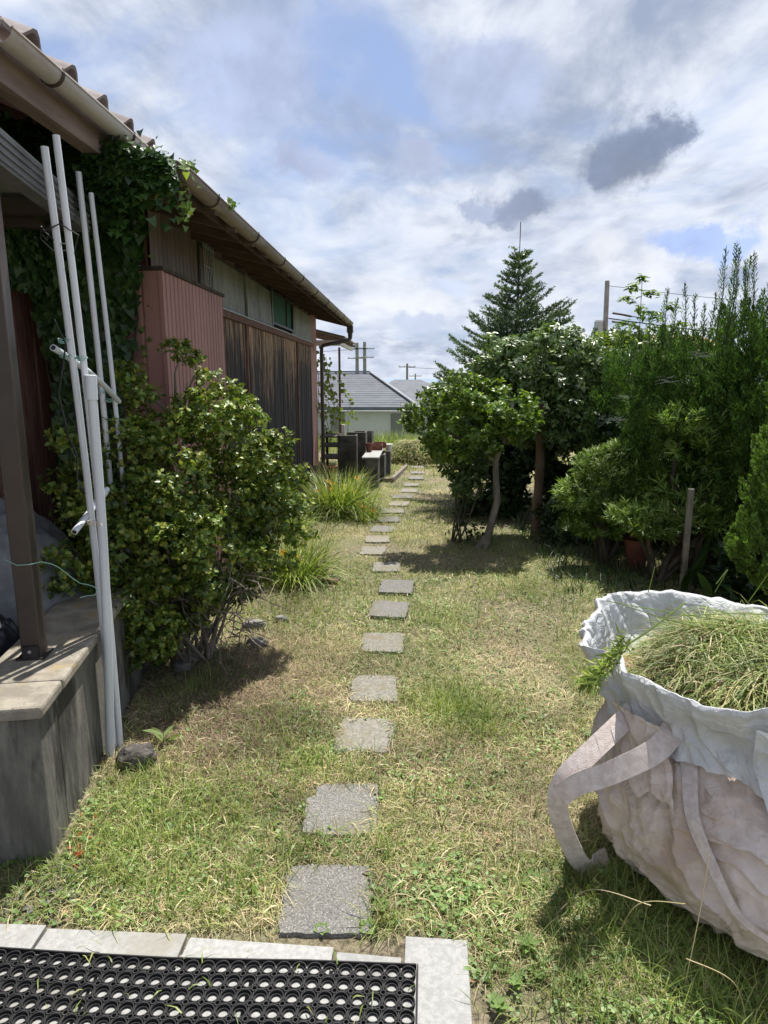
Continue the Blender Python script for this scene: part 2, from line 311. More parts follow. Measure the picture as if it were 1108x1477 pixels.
class MB:
    """collects primitives and links them as one mesh"""
    def __init__(s): s.v = []; s.f = []
    def raw(s, V, F):
        b = len(s.v); s.v += [tuple(p) for p in V]; s.f += [tuple(i + b for i in f) for f in F]; return s
    def box(s, lo, hi, rot=None, piv=None):
        x0, y0, z0 = lo; x1, y1, z1 = hi
        V = [Vector(p) for p in ((x0, y0, z0), (x1, y0, z0), (x1, y1, z0), (x0, y1, z0), (x0, y0, z1), (x1, y0, z1), (x1, y1, z1), (x0, y1, z1))]
        if rot is not None:
            c = Vector(piv) if piv else (V[0] + V[6]) / 2
            V = [rot @ (p - c) + c for p in V]
        return s.raw(V, [(0, 3, 2, 1), (4, 5, 6, 7), (0, 1, 5, 4), (1, 2, 6, 5), (2, 3, 7, 6), (3, 0, 4, 7)])
    def bar(s, a, b, w, h):
        a = Vector(a); b = Vector(b); d = (b - a).normalized(); up = Vector((0, 0, 1)) if abs(d.z) < .9 else Vector((1, 0, 0))
        sd = d.cross(up).normalized(); up = sd.cross(d)
        V = [p + sd * (w / 2 * i) + up * (h / 2 * j) for p in (a, b) for i, j in ((-1, -1), (1, -1), (1, 1), (-1, 1))]
        return s.raw(V, [(3, 2, 1, 0), (4, 5, 6, 7), (0, 1, 5, 4), (1, 2, 6, 5), (2, 3, 7, 6), (3, 0, 4, 7)])
    def tube(s, pts, rad, n=8, cap=True):
        pts = [Vector(p) for p in pts]; m = len(pts)
        if not hasattr(rad, '__len__'): rad = [rad] * m
        V = []; prev = None
        for i, p in enumerate(pts):
            d = (pts[min(i + 1, m - 1)] - pts[max(i - 1, 0)]).normalized()
            if prev is None: a = d.orthogonal().normalized()
            else: a = (prev - d * prev.dot(d)); a = a.normalized() if a.length > 1e-6 else d.orthogonal().normalized()
            prev = a; b = d.cross(a)
            V += [p + (a * math.cos(2 * PI * k / n) + b * math.sin(2 * PI * k / n)) * rad[i] for k in range(n)]
        F = [(i * n + k, i * n + (k + 1) % n, (i + 1) * n + (k + 1) % n, (i + 1) * n + k) for i in range(m - 1) for k in range(n)]
        if cap: F += [tuple(range(n - 1, -1, -1)), tuple((m - 1) * n + k for k in range(n))]
        return s.raw(V, F)
    def lathe(s, prof, n=20, c=(0, 0, 0)):
        V = [(c[0] + r * math.cos(2 * PI * k / n), c[1] + r * math.sin(2 * PI * k / n), c[2] + z) for r, z in prof for k in range(n)]
        return s.raw(V, [(i * n + k, i * n + (k + 1) % n, (i + 1) * n + (k + 1) % n, (i + 1) * n + k) for i in range(len(prof) - 1) for k in range(n)])
    def build(s, name, mat, parent=None, smooth=False, bevel=0, kind=None):
        me = bpy.data.meshes.new(name); me.from_pydata([tuple(v) for v in s.v], [], s.f); me.materials.append(mat)
        if smooth: me.polygons.foreach_set('use_smooth', [True] * len(me.polygons)); me.set_sharp_from_angle(angle=math.radians(40))
        o = link(name, me, parent, kind)
        if bevel:
            md = o.modifiers.new('bevel', 'BEVEL'); md.width = bevel; md.segments = 2; md.limit_method = 'ANGLE'
        return o

def hsh(i, j, k, seed):
    h = (i.astype(np.int64) * 374761393 + j.astype(np.int64) * 668265263 + k.astype(np.int64) * 2147483647 + seed * 1274126177) & 0xffffffff
    h = ((h ^ (h >> 13)) * 1274126177) & 0xffffffff
    return ((h ^ (h >> 16)) & 0xffff) / 65535.
def vn(x, y, z=0., seed=1):
    x, y, z = np.broadcast_arrays(np.asarray(x, float), np.asarray(y, float), np.asarray(z, float))
    i, j, k = np.floor(x), np.floor(y), np.floor(z); a, b, c = x - i, y - j, z - k
    a = a * a * (3 - 2 * a); b = b * b * (3 - 2 * b); c = c * c * (3 - 2 * c); r = 0
    for di in (0, 1):
        for dj in (0, 1):
            for dk in (0, 1):
                r = r + hsh(i + di, j + dj, k + dk, seed) * (a if di else 1 - a) * (b if dj else 1 - b) * (c if dk else 1 - c)
    return r
def fbm(x, y, z=0., seed=1, oct=4):
    r = 0; t = 0
    for o in range(oct): w = .5 ** o; r = r + w * vn(np.asarray(x) * 2 ** o + o * 7.3, np.asarray(y) * 2 ** o, np.asarray(z) * 2 ** o, seed + o); t += w
    return r / t

def nrm(a): return a / np.maximum(np.linalg.norm(a, axis=-1, keepdims=True), 1e-9)
# leaf templates: (verts xyz with y along the leaf, faces)
LEAF = (np.array([(0, 0, 0), (.26, .28, .05), (.24, .66, .05), (0, 1, -.06), (-.24, .66, .05), (-.26, .28, .05)]), np.array([(0, 1, 2, 3), (3, 4, 5, 0)]))
SLIM = (np.array([(0, 0, 0), (.09, .4, .02), (0, 1, -.05), (-.09, .4, .02)]), np.array([(0, 1, 2, 3)]))
ROUND = (np.array([(0, 0, 0), (.42, .2, .04), (.45, .7, .03), (0, 1, -.05), (-.45, .7, .03), (-.42, .2, .04)]), np.array([(0, 1, 2, 3), (3, 4, 5, 0)]))
IVY = (np.array([(0, .1, 0), (.5, 0, .05), (.33, .45, .06), (0, 1.05, -.04), (-.33, .45, .06), (-.5, 0, .05)]), np.array([(0, 1, 2, 3), (3, 4, 5, 0)]))
def leafmesh(name, T, pos, fwd, up, size, mat, parent=None, kind='stuff', width=1.0):
    V0, F0 = T; n = len(pos)
    fwd = nrm(np.asarray(fwd, float)); sd = np.cross(fwd, up); bad = np.linalg.norm(sd, axis=1) < 1e-3; sd[bad] = (1, 0, 0); sd = nrm(sd); nn = np.cross(sd, fwd)
    size = np.broadcast_to(np.asarray(size, float), (n,))[:, None, None]
    V = pos[:, None, :] + size * (V0[None, :, 0, None] * width * sd[:, None, :] + V0[None, :, 1, None] * fwd[:, None, :] + V0[None, :, 2, None] * nn[:, None, :])
    F = (F0[None] + (np.arange(n) * len(V0))[:, None, None]).reshape(-1, F0.shape[1])
    return npobj(name, V.reshape(-1, 3), F, mat, parent, kind)
def ribbons(name, P, side, W, mat, parent=None, kind='stuff'):
    """P (N,K,3) centre lines, side (N,3), W (N,K) half widths"""
    N, K, _ = P.shape
    V = np.stack([P - side[:, None, :] * W[..., None], P + side[:, None, :] * W[..., None]], 2).reshape(-1, 3)
    b = np.arange(N)[:, None] * K * 2 + np.arange(K - 1)[None] * 2
    F = np.stack([b, b + 1, b + 3, b + 2], -1).reshape(-1, 4)
    return npobj(name, V, F, mat, parent, kind)
def blades(name, xy, z0, L, w, lean, mat, parent=None, kind='stuff', K=4, az=None):
    N = len(xy); az = R.uniform(0, 2 * PI, N) if az is None else az
    d = np.stack([np.cos(az), np.sin(az), 0 * az], 1); t = np.linspace(0, 1, K)[None]
    L = np.broadcast_to(L, (N,))[:, None]; lean = np.broadcast_to(lean, (N,))[:, None]
    hor = L * np.sin(lean * (.45 + .75 * t)) * t; ver = L * np.cos(np.minimum(lean * (.45 + .75 * t), 1.62)) * t
    P = np.zeros((N, K, 3)); P[..., 0] = xy[:, 0:1] + hor * d[:, 0:1]; P[..., 1] = xy[:, 1:2] + hor * d[:, 1:2]; P[..., 2] = np.reshape(z0, (-1, 1)) + ver
    tw = R.uniform(-.6, .6, N); side = nrm(np.stack([-np.sin(az + tw), np.cos(az + tw), R.uniform(-.4, .4, N)], 1))
    W = np.broadcast_to(w, (N,))[:, None] * np.clip(1.1 - t ** 2 * 1.05, .06, 1)
    return ribbons(name, P, side, W * .5, mat, parent, kind)
def sph(n): return nrm(R.normal(size=(n, 3)))
def blob_points(blobs, n, shell=.75, lowcut=-1.0):
    """points and outward directions in a union of ellipsoids (cx,cy,cz,rx,ry,rz)"""
    B = np.array(blobs, float); w = (B[:, 3] * B[:, 4] + B[:, 4] * B[:, 5] + B[:, 3] * B[:, 5]); i = R.choice(len(B), n, p=w / w.sum())
    d = sph(n); d[:, 2] = np.where(d[:, 2] < lowcut, -d[:, 2], d[:, 2])
    r = shell + (1 - shell) * R.random(n) ** .6
    r = r * (.86 + .28 * vn(d[:, 0] * 3 + i * 3.1, d[:, 1] * 3, d[:, 2] * 3, 5))
    return B[i, :3] + d * B[i, 3:] * r[:, None], nrm(d / B[i, 3:])
def rosettes(cen, dirs, k, size, spread=.9, lift=.25, jit=.25):
    n = len(cen); C_ = np.repeat(cen, k, 0); D = np.repeat(dirs, k, 0)
    rv = sph(n * k); rv = nrm(rv - (rv * D).sum(1, keepdims=True) * D)
    f = nrm(rv * spread + D * (lift + jit * R.random((n * k, 1))))
    s = np.repeat(np.broadcast_to(size, (n,)), k) * R.uniform(.7, 1.15, n * k)
    pos = C_ + D * (R.random((n * k, 1)) - .5) * s[:, None] * 1.2
    return pos, f, D, s
def crown(name, blobs, nros, k, size, mat, parent, T=LEAF, shell=.7, updir=.5, droop=0.0, lowcut=-1.0, width=1.0, spread=.9, lift=.3):
    c, d = blob_points(blobs, nros, shell, lowcut)
    d = nrm(d + np.array([0, 0, updir]) + R.normal(size=d.shape) * .35)
    p, f, u, s = rosettes(c, d, k, size, spread, lift)
    if droop: f = nrm(f + np.array([0, 0, -droop]))
    return leafmesh(name, T, p, f, u, s, mat, parent, width=width)
def curve(a, b, n=6, wob=.05, sag=0.0):
    a = Vector(a); b = Vector(b); L = (b - a).length; out = []
    o = Vector((random.uniform(-1, 1), random.uniform(-1, 1), random.uniform(-1, 1))) * wob * L
    for i in range(n + 1):
        t = i / n; out.append(a.lerp(b, t) + o * math.sin(PI * t) + Vector((0, 0, -sag * math.sin(PI * t))) + Vector((random.uniform(-1, 1), random.uniform(-1, 1), 0)) * wob * L * .25 * (0 < i < n))
    return out
def limbs(mb, root, targets, r0, r1=.003, wob=.1, n=5, sides=5):
    for t in targets: mb.tube(curve(root, t, n, wob), list(np.linspace(r0, r1, n + 1)), sides)

# ------------------------------------------------------------------ ground
HX = lambda x, y: .012 * (fbm(x * 2.2, y * 2.2, 0, 3) - .5) * 2 + .012 * (vn(x * 9, y * 9, 0, 4) - .5)
def gz(x, y):
    x = np.asarray(x, float); y = np.asarray(y, float); h = HX(x, y)
    edge = np.clip((y - 1.76) / .25, 0, 1); h = h * edge - .004
    drop = np.clip((y - 19.2) / 5, 0, 1); h = h - 1.75 * drop * drop * (3 - 2 * drop)
    return h
xs = np.concatenate([-np.geomspace(2500, 6, 22), np.linspace(-5, 5, 200), np.geomspace(6, 2500, 22)])
ys = np.concatenate([-np.geomspace(400, 4, 12), np.linspace(-3, 24, 320), np.geomspace(25, 5000, 26)])
GX, GY = np.meshgrid(xs, ys); GZ = gz(GX, GY)
idx = np.arange(GX.size).reshape(GX.shape)
Fq = np.stack([idx[:-1, :-1], idx[:-1, 1:], idx[1:, 1:], idx[1:, :-1]], -1).reshape(-1, 4)
npobj('ground', np.stack([GX, GY, GZ], -1).reshape(-1, 3), Fq, M_ground, None, 'structure', True)

# distant hills
hb = MB(); xs_ = np.linspace(-2600, 2600, 60); V = []
for x in xs_:
    h = 2 + 24 * float(fbm(x / 420., 0, 0, 9)) * max(0, 1 - abs(x) / 3200)
    V += [(x, 2600, -8), (x, 2750, h), (x, 3100, -8)]
hb.raw(V, [(i * 3 + j, i * 3 + j + 3, i * 3 + j + 4, i * 3 + j + 1) for i in range(59) for j in (0, 1)]); hb.build('hills', M_hill, None, True, kind='structure')

# ------------------------------------------------------------------ patio with tiles
pav = MB().box((-3.4, -1.2, -.1), (.165, 1.66, .004)).build('patio_paving', M_joint, None, kind='structure')
def tile(x0, x1, y0, y1, rot=0):
    o = MB().box((-(x1 - x0) / 2, -(y1 - y0) / 2, -.03), ((x1 - x0) / 2, (y1 - y0) / 2, 0)).build('tile', M_tile, pav, bevel=.003)
    o.location = ((x0 + x1) / 2, (y0 + y1) / 2, .018 + random.uniform(-.001, .001)); o.rotation_euler = (random.uniform(-.006, .006), random.uniform(-.006, .006), math.radians(rot))
    return o
for x0, x1, y1, r in ((-2.06, -1.61, 1.74, .8), (-1.60, -1.15, 1.735, .6), (-1.14, -.695, 1.725, -.3), (-.685, -.235, 1.705, -2.2)): tile(x0, x1, y1 - .13, y1, r)
tile(-.225, -.03, 1.56, 1.675, -3.5)
tile(-.022, .168, 1.33, 1.745, -1.5)
for j in range(4):
    for i in range(5):
        tile(-2.25 + i * .45, -1.81 + i * .45, 1.585 - (j + 1) * .30, 1.585 - j * .30 - .008)
for j in range(3): tile(-.022, .168, .9 - j * .43, 1.322 - j * .43)

# rubber ring mat: every ring its own part
mat_ = thing('rubber_ring_mat', 'black rubber honeycomb ring mat lying on the pale patio tiles', 'doormat', (.025, 1.632, .019), math.radians(-1.0))
PX_, PY_ = .0450, .0455
rm = MB(); n = 14
def ringgeo(mb, cx, cy, ro, ri, z0, z1, n=14, ph=0):
    V = []
    for r, z in ((ro, z0), (ro, z1), (ri, z1), (ri, z0)):
        V += [(cx + r * math.cos(2 * PI * (k + ph) / n), cy + r * math.sin(2 * PI * (k + ph) / n), z) for k in range(n)]
    F = [(a * n + k, a * n + (k + 1) % n, ((a + 1) % 4) * n + (k + 1) % n, ((a + 1) % 4) * n + k) for a in range(4) for k in range(n)]
    mb.raw(V, F)
ringgeo(rm, 0, 0, .0215, .0188, .003, .0150); ringgeo(rm, 0, 0, .0191, .0138, .0, .0065, 12)
me_ring = rm.build('ring', M_rubber, mat_).data
first = [c for c in mat_.children if c.data == me_ring][0]; first.location = (-.03, -.03, 0)
cm = MB(); ringgeo(cm, 0, 0, .0095, .0060, .002, .0155, 8)
for a in (0, PI / 2):
    dx, dy = math.cos(a), math.sin(a)
    cm.bar((-dx * PX_ / 2, -dy * PX_ / 2, .009), (-dx * .009, -dy * .009, .009), .003, .010).bar((dx * PX_ / 2, dy * PX_ / 2, .009), (dx * .009, dy * .009, .009), .003, .010)
me_link = cm.build('link', M_rubber, mat_).data
NR, NC = 9, 30
wob = lambda x, y: (.004 * math.sin(x * 5) * (1 if y < -.1 else .6), .010 * math.sin(x * 2.1 + .4) - .012 * max(0, min(1, (-.35 - x) / .4)))
links = MB()
for j in range(NR):
    for i in range(NC):
        x, y = -.03 - i * PX_, -.03 - j * PY_; dx, dy = wob(x, y)
        if i + j: link('ring', me_ring, mat_).location = (x + dx, y + dy, 0)
        else: first.location = (x + dx, y + dy, 0)
lk = [c for c in mat_.children if c.data == me_link][0]; base = [v.co.copy() for v in me_link.vertices]; bf = [tuple(p.vertices) for p in me_link.polygons]
for j in range(0, NR):
    for i in range(0, NC):
        x, y = -.03 - (i + .5) * PX_, -.03 - (j + .5) * PY_; dx, dy = wob(x, y)
        links.raw([(v.x + x + dx, v.y + y + dy, v.z) for v in base], bf)
bpy.data.objects.remove(lk)
links.build('connecting_web', M_rubber, mat_, kind='stuff')
for_edge = MB()
e1 = [(-.03 - i * PX_ / 1 + PX_ / 2 + .0, wob(-.03 - i * PX_, 0)[1] - .003, .008) for i in range(NC + 1)]
for a, b in zip(e1[:-1], e1[1:]): for_edge.bar(a, b, .004, .015)
for_edge.bar((-.004, .0, .008), (-.004, -NR * PY_, .008), .004, .015)
for_edge.build('border_strip', M_rubber, mat_)

p = np.stack([R.uniform(-1.25, .0, 46), R.uniform(1.30, 1.66, 46)], 1)
tag(blades('stray_cuttings', p, np.full(46, .036), R.uniform(.015, .07, 46), R.uniform(.002, .005, 46), R.uniform(1.5, 1.62, 46), M_lush, K=4), 'stray grass cuttings lying on the rubber mat and tiles', 'clippings', kind='stuff')
# ------------------------------------------------------------------ stepping slabs
SL = [(-.28, 1.915, .30), (-.285, 2.37, .295), (-.235, 2.94, .27), (-.22, 3.44, .26), (-.205, 4.11, .28), (-.185, 4.72, .28), (-.145, 5.28, .28), (-.26, 5.92, .26), (-.42, 6.52, .25), (-.405, 7.03, .27),
      (-.375, 7.53, .27), (-.335, 8.08, .29), (-.295, 8.66, .30), (-.22, 9.18, .28), (-.185, 9.77, .30), (-.085, 10.35, .26), (-.055, 10.95, .26), (.01, 11.75, .27), (.04, 12.48, .27), (.09, 13.3, .36)]
SL[0] = (-.28, 1.90, .30)
desc = ['large speckled concrete stepping slab nearest the doormat', 'speckled stepping slab with a chipped far left corner, second from the doormat', 'pale sandy stepping slab, third from the doormat', 'pale stepping slab fourth from the doormat, level with the bag rim',
        'stepping slab fifth from the doormat, half sunk in grass', 'dark grey tilted stepping slab in tree shade, the nearer of the shaded pair', 'dark grey tilted stepping slab in tree shade, the farther of the shaded pair', 'dusty stepping slab just beyond the shaded pair',
        'stepping slab farthest to the left, where the path bends beside the orange flowers', 'stepping slab next beyond the one at the left bend of the path', 'stepping slab beside the near edge of the grassy tuft', 'stepping slab beside the middle of the arching grass tuft',
        'narrow stepping slab beyond the grassy tuft', 'stepping slab level with the nearest low concrete block', 'small stepping slab beside the low concrete blocks', 'sunken stepping slab beside the third low block',
        'sunken stepping slab beside the timber edging', 'far stepping slab just past the timber edging', 'second farthest stepping slab before the mound of cut grass', 'farthest and widest stepping slab at the foot of the cut grass mound']
for i, ((x, y, w), dsc) in enumerate(zip(SL, desc)):
    h = .32 if i else .30; bm = bmesh.new()
    ns = 10; pts = []
    for e in range(4):
        for k in range(ns):
            t = k / ns; c = [(-1, -1), (1, -1), (1, 1), (-1, 1)]; a, b = c[e], c[(e + 1) % 4]
            j = .006; px = (a[0] + (b[0] - a[0]) * t) * w / 2 + random.uniform(-j, j); py = (a[1] + (b[1] - a[1]) * t) * h / 2 + random.uniform(-j, j)
            if i == 1 and px < -w * .30 and py > h * .22: px += .03; py -= .02
            if abs(px) > w * .45 and abs(py) > h * .45: px *= .95; py *= .95
            pts.append((px, py))
    top = [bm.verts.new((p[0] * .98, p[1] * .98, .012)) for p in pts]; mid = [bm.verts.new((p[0], p[1], .004)) for p in pts]; bot = [bm.verts.new((p[0], p[1], -.05)) for p in pts]
    bm.faces.new(top)
    for a, b in ((top, mid), (mid, bot)):
        for k in range(len(pts)): bm.faces.new((b[k], b[(k + 1) % len(pts)], a[(k + 1) % len(pts)], a[k]))
    me = bpy.data.meshes.new('stepping_stone'); bm.to_mesh(me); bm.free(); me.materials.append(M_slabp if i in (2, 3, 4, 7, 8, 9, 12, 13, 15, 16) else M_slab)
    o = link('stepping_stone', me); o.location = (x, y, .001); o.rotation_euler = (random.uniform(-.015, .015), random.uniform(-.015, .015), math.radians([-2, 3, -4, 2, 2, -6, -4, 3][i] if i < 8 else random.uniform(-6, 6)))
    if i in (5, 6): o.rotation_euler.x = .04; o.location.z = .016
    if i == 0: o.rotation_euler.z = math.radians(3)
    tag(o, dsc, 'stepping stone', 'stepping stones in a line across the lawn')
SLA = np.array(SL)

# ------------------------------------------------------------------ lawn
def off_slab(xy, m=.0):
    ok = np.ones(len(xy), bool)
    for (x, y, w) in SL: ok &= ~((abs(xy[:, 0] - x) < w / 2 - .006 + m + .03 * (fbm(xy[:, 0] * 14, xy[:, 1] * 14, 0, 77, 2) - .62)) & (abs(xy[:, 1] - y) < .155 + m + .05 * (fbm(xy[:, 0] * 12, xy[:, 1] * 12, 0, 78, 2) - .62)))
    ok &= ~((xy[:, 1] < 1.70 + m) & (xy[:, 0] < .17)); ok &= ~((xy[:, 1] < 1.77 + m) & (xy[:, 0] < .17) & (xy[:, 0] > -.06)); ok &= ~((xy[:, 1] < 1.75 + m) & (xy[:, 0] < .0))
    wx = -1.30 - .195 * (xy[:, 1] - 2.04)
    ok &= ~((xy[:, 0] < wx + .02) & (xy[:, 1] > 2.03) & (xy[:, 1] < 4.3)); ok &= ~((xy[:, 0] < -1.78) & (xy[:, 1] > 4.2) & (xy[:, 1] < 12.2))
    return ok
def scatter(x0, x1, y0, y1, dens, f=None):
    n = int((x1 - x0) * (y1 - y0) * dens); p = np.stack([R.uniform(x0, x1, n), R.uniform(y0, y1, n)], 1)
    vis = (p[:, 0] > -.70 * p[:, 1] - .4) & (p[:, 0] < .62 * p[:, 1] + .5); p = p[vis]
    if f is not None: p = p[R.random(len(p)) < f(p[:, 0], p[:, 1])]
    return p[off_slab(p)]
green = lambda x, y: np.clip((fbm(x * 1.7, y * 1.3, 0, 21) - .40) * 5 + .45, .28, 1)
bare = lambda x, y: np.clip((fbm(x * 1.3 + 9, y * 1.1, 0, 33) - .44) * 6, .10, 1)
def keep(v, lo=.0): return v
zones = [(-1.6, 1.9, 1.60, 2.6, 14000, .0026, (.02, .055)), (-2.1, 2.6, 2.6, 4.2, 9500, .0030, (.02, .055)), (-2.3, 3.4, 4.2, 7.5, 4200, .0042, (.025, .06)), (-2.0, 4.5, 7.5, 12, 1700, .0065, (.03, .07)), (-2.2, 5, 12, 19.3, 800, .011, (.05, .12))]
Pg = []; Lg = []; Wg = []; Ln = []
for x0, x1, y0, y1, dn, w, (l0, l1) in zones:
    p = scatter(x0, x1, y0, y1, dn * .62, green); n = len(p)
    Pg.append(p); Lg.append(R.uniform(l0, l1, n) * (.7 + .6 * green(p[:, 0], p[:, 1]))); Wg.append(R.uniform(.6, 1.25, n) * w); Ln.append(R.uniform(.25, 1.45, n))
Pg = np.concatenate(Pg); z = gz(Pg[:, 0], Pg[:, 1]) - .003
tag(blades('lawn_grass', Pg, z, np.concatenate(Lg), np.concatenate(Wg), np.concatenate(Ln), M_grass), 'short patchy green and yellow lawn grass', 'grass', kind='stuff')
# dry flat clippings
Pg = []; Lg = []; Wg = []
for x0, x1, y0, y1, dn, w, (l0, l1) in zones:
    p = scatter(x0, x1, y0, y1, dn * .62, bare); n = len(p); Pg.append(p); Lg.append(R.uniform(.6, 2.1, n) * l1 * .8); Wg.append(R.uniform(.5, 1, n) * w * .75)
Pg = np.concatenate(Pg); z = gz(Pg[:, 0], Pg[:, 1]) + R.uniform(0, .018, len(Pg)) * R.random(len(Pg))
tag(blades('dry_clippings', Pg, z + .004, np.concatenate(Lg), np.concatenate(Wg), R.uniform(1.25, 1.6, len(Pg)), M_dry, K=3), 'dry straw coloured grass clippings lying over the lawn', 'clippings', kind='stuff')
p = np.concatenate([scatter(-1.6, 1.9, 1.7, 3.6, 420), scatter(-1.8, 2.6, 3.6, 6.5, 160)])
tag(blades('long_straws', p, gz(p[:, 0], p[:, 1]) + .012, R.uniform(.04, .12, len(p)), R.uniform(.002, .0055, len(p)), R.uniform(1.40, 1.6, len(p)), M_dry, K=5), 'longer single straws and cut blades lying on the lawn', 'clippings', kind='stuff')
p = np.concatenate([scatter(-1.6, 1.9, 1.7, 3.6, 420), scatter(-1.8, 2.6, 3.6, 6.5, 120)])
tag(blades('fresh_cut_blades', p, gz(p[:, 0], p[:, 1]) + .012, R.uniform(.05, .13, len(p)), R.uniform(.002, .005, len(p)), R.uniform(1.25, 1.6, len(p)), M_lush, K=5), 'freshly cut green blades lying on the lawn', 'clippings', kind='stuff')
# brown raked patch under and in front of the bush
def patch(n, cx, cy, sx, sy): p = np.stack([R.normal(cx, sx, n), R.normal(cy, sy, n)], 1); return p[off_slab(p)]
p = np.concatenate([patch(6500, -1.0, 2.95, .26, .28), patch(7000, -.88, 3.6, .3, .42), patch(900, -.6, 2.5, .15, .12), patch(900, .45, 2.7, .25, .3), patch(700, .55, 4.3, .2, .3), patch(500, .05, 2.75, .12, .1)])
tag(blades('brown_clippings', p, gz(p[:, 0], p[:, 1]) + R.uniform(.0, .02, len(p)), R.uniform(.03, .12, len(p)), R.uniform(.0012, .003, len(p)), R.uniform(1.2, 1.6, len(p)), M_brownclip, K=3), 'brown dead twigs and clippings raked in front of the bush', 'clippings', kind='stuff')
# lush tufts
T_ = []
for cx, cy, s, n in ((-1.05, 2.15, .14, 600), (-1.15, 2.5, .12, 500), (-.75, 2.35, .16, 1000), (-.45, 2.62, .14, 900), (-.1, 2.15, .05, 100), (.22, 3.25, .13, 1500), (.35, 3.05, .1, 500), (-.42, 2.1, .05, 160), (.75, 1.75, .16, 900), (.45, 1.62, .12, 500), (.9, 1.55, .13, 700),
                     (-.65, 3.0, .14, 700), (-1.2, 3.4, .1, 350), (-1.1, 1.95, .12, 300), (.3, 4.6, .2, 700), (.9, 5.3, .3, 900), (-.1, 1.8, .04, 80), (.62, 2.05, .1, 400), (.2, 2.35, .18, 400), (-.8, 1.9, .15, 350), (-.95, 4.7, .25, 700), (.66, 1.9, .12, 700), (1.0, 1.65, .15, 600), (-.55, 1.95, .08, 200)):
    T_.append(patch(n, cx, cy, s, s))
p = np.concatenate(T_); p = p[off_slab(p)]
tag(blades('grass_tufts', p, gz(p[:, 0], p[:, 1]) - .003, R.uniform(.04, .15, len(p)), R.uniform(.0018, .0042, len(p)), R.uniform(.2, 1.35, len(p)), M_lush, K=5), 'longer bright green grass tufts in the lawn', 'grass', kind='stuff')
# broad little weed leaves and litter
wp = lambda x, y: np.clip((fbm(x * 3.1 + 4, y * 3.1, 0, 61) - .47) * 9, 0.02, 1)
Q = np.concatenate([scatter(-1.6, 2.2, 1.6, 3.2, 1100, wp), scatter(-2, 3, 3.2, 6, 380, wp), patch(500, .65, 1.7, .3, .18), patch(250, .1, 1.95, .12, .1)])
Q = Q[off_slab(Q)]
Q = np.repeat(Q, 3, 0) + R.normal(0, .006, (len(Q) * 3, 2)); zz = gz(Q[:, 0], Q[:, 1]) + R.uniform(.004, .028, len(Q))
az = R.uniform(0, 2 * PI, len(Q)); f = np.stack([np.cos(az), np.sin(az), R.uniform(-.2, .5, len(Q))], 1); u = np.tile((0., 0., 1.), (len(Q), 1)) + R.normal(0, .3, (len(Q), 3))
tag(leafmesh('weed_leaves', ROUND, np.column_stack([Q, zz]), f, u, R.uniform(.006, .019, len(Q)), M_clover), 'small rounded weed and clover leaves among the grass', 'weeds', kind='stuff')
Q = np.concatenate([scatter(-1.6, 2.2, 1.6, 4, 160, bare), scatter(-2, 3.3, 4, 9, 60, bare), patch(300, -1.1, 3.2, .3, .4)])
az = R.uniform(0, 2 * PI, len(Q)); f = np.stack([np.cos(az), np.sin(az), R.uniform(-.3, .3, len(Q))], 1); u = np.tile((0., 0., 1.), (len(Q), 1)) + R.normal(0, .4, (len(Q), 3))
tag(leafmesh('fallen_leaves', LEAF, np.column_stack([Q, gz(Q[:, 0], Q[:, 1]) + .012]), f, u, R.uniform(.012, .035, len(Q)), M_litter), 'dead brown leaves scattered over the lawn', 'leaf litter', kind='stuff')
Q = patch(26, -1.22, 2.12, .05, .08); Q = Q[off_slab(Q)]
tag(leafmesh('red_weed_leaves', LEAF, np.column_stack([Q, np.full(len(Q), .02)]), sph(len(Q)), np.tile((0., 0., 1.), (len(Q), 1)), .022, M_redw), 'small red weed leaves by the foot of the concrete wall', 'weeds', kind='stuff')

# rosette weeds and seedlings near the slabs and tiles (each a plant)
def weed(cx, cy, n, L, w, label, mat=M_clover, T=LEAF, lift=.5, cat='weed', h=.0):
    t = thing('weed', label, cat, (cx, cy, float(gz(cx, cy))), 0, 'seedling weeds in the lawn')
    st = MB().tube([(0, 0, -.01), (.002, .001, .01 + h)], .0015, 5).build('stem', M_pale, t)
    az = np.arange(n) * 2.4 + R.random(); f = np.stack([np.cos(az), np.sin(az), np.full(n, lift)], 1)
    for k in range(n):
        V0, F0 = T; fw = Vector(f[k]).normalized(); sd = fw.cross(Vector((0, 0, 1))).normalized(); nn = sd.cross(fw); s = L * random.uniform(.75, 1.1); b = Vector((0, 0, .008 + h * (k + 1) / n))
        MB().raw([b + s * (sd * (v[0] * w) + fw * v[1] + nn * v[2]) for v in V0], F0.tolist()).build('leaf', mat, t)
weed(-.28, 1.765, 7, .030, 1.1, 'pale broad leaved seedling at the near edge of the nearest slab')
weed(-.135, 1.775, 7, .045, 1.3, 'green seedling between the nearest slab and the right hand tile')
weed(-.10, 1.86, 6, .04, 1.2, 'leafy weed at the right side of the nearest slab', lift=.8)
weed(.02, 2.03, 6, .05, 1.0, 'weed with two pale pointed leaves right of the nearest slab', lift=.6)
weed(.24, 1.52, 9, .032, 1.3, 'round leaved weed at the right edge of the patio tile', h=.03)
weed(.30, 1.60, 8, .03, 1.3, 'round leaved weed just beyond the patio tile corner', h=.02)
weed(-1.18, 2.80, 5, .10, .6, 'yellow green seedling beside the foot of the white pipes', M_pale, h=.05)
weed(-1.10, 2.42, 12, .075, .5, 'star shaped rosette weed in front of the dark rock', lift=.35)
weed(-.62, 3.30, 12, .06, .5, 'spreading rosette weed right of the raked brown patch', lift=.5)
weed(.42, 2.0, 10, .065, .6, 'lobed dandelion like weed left of the big bag', lift=.4)
weed(.36, 1.72, 11, .05, .6, 'dark green leafy weed in front of the big bag', lift=.5, h=.03)
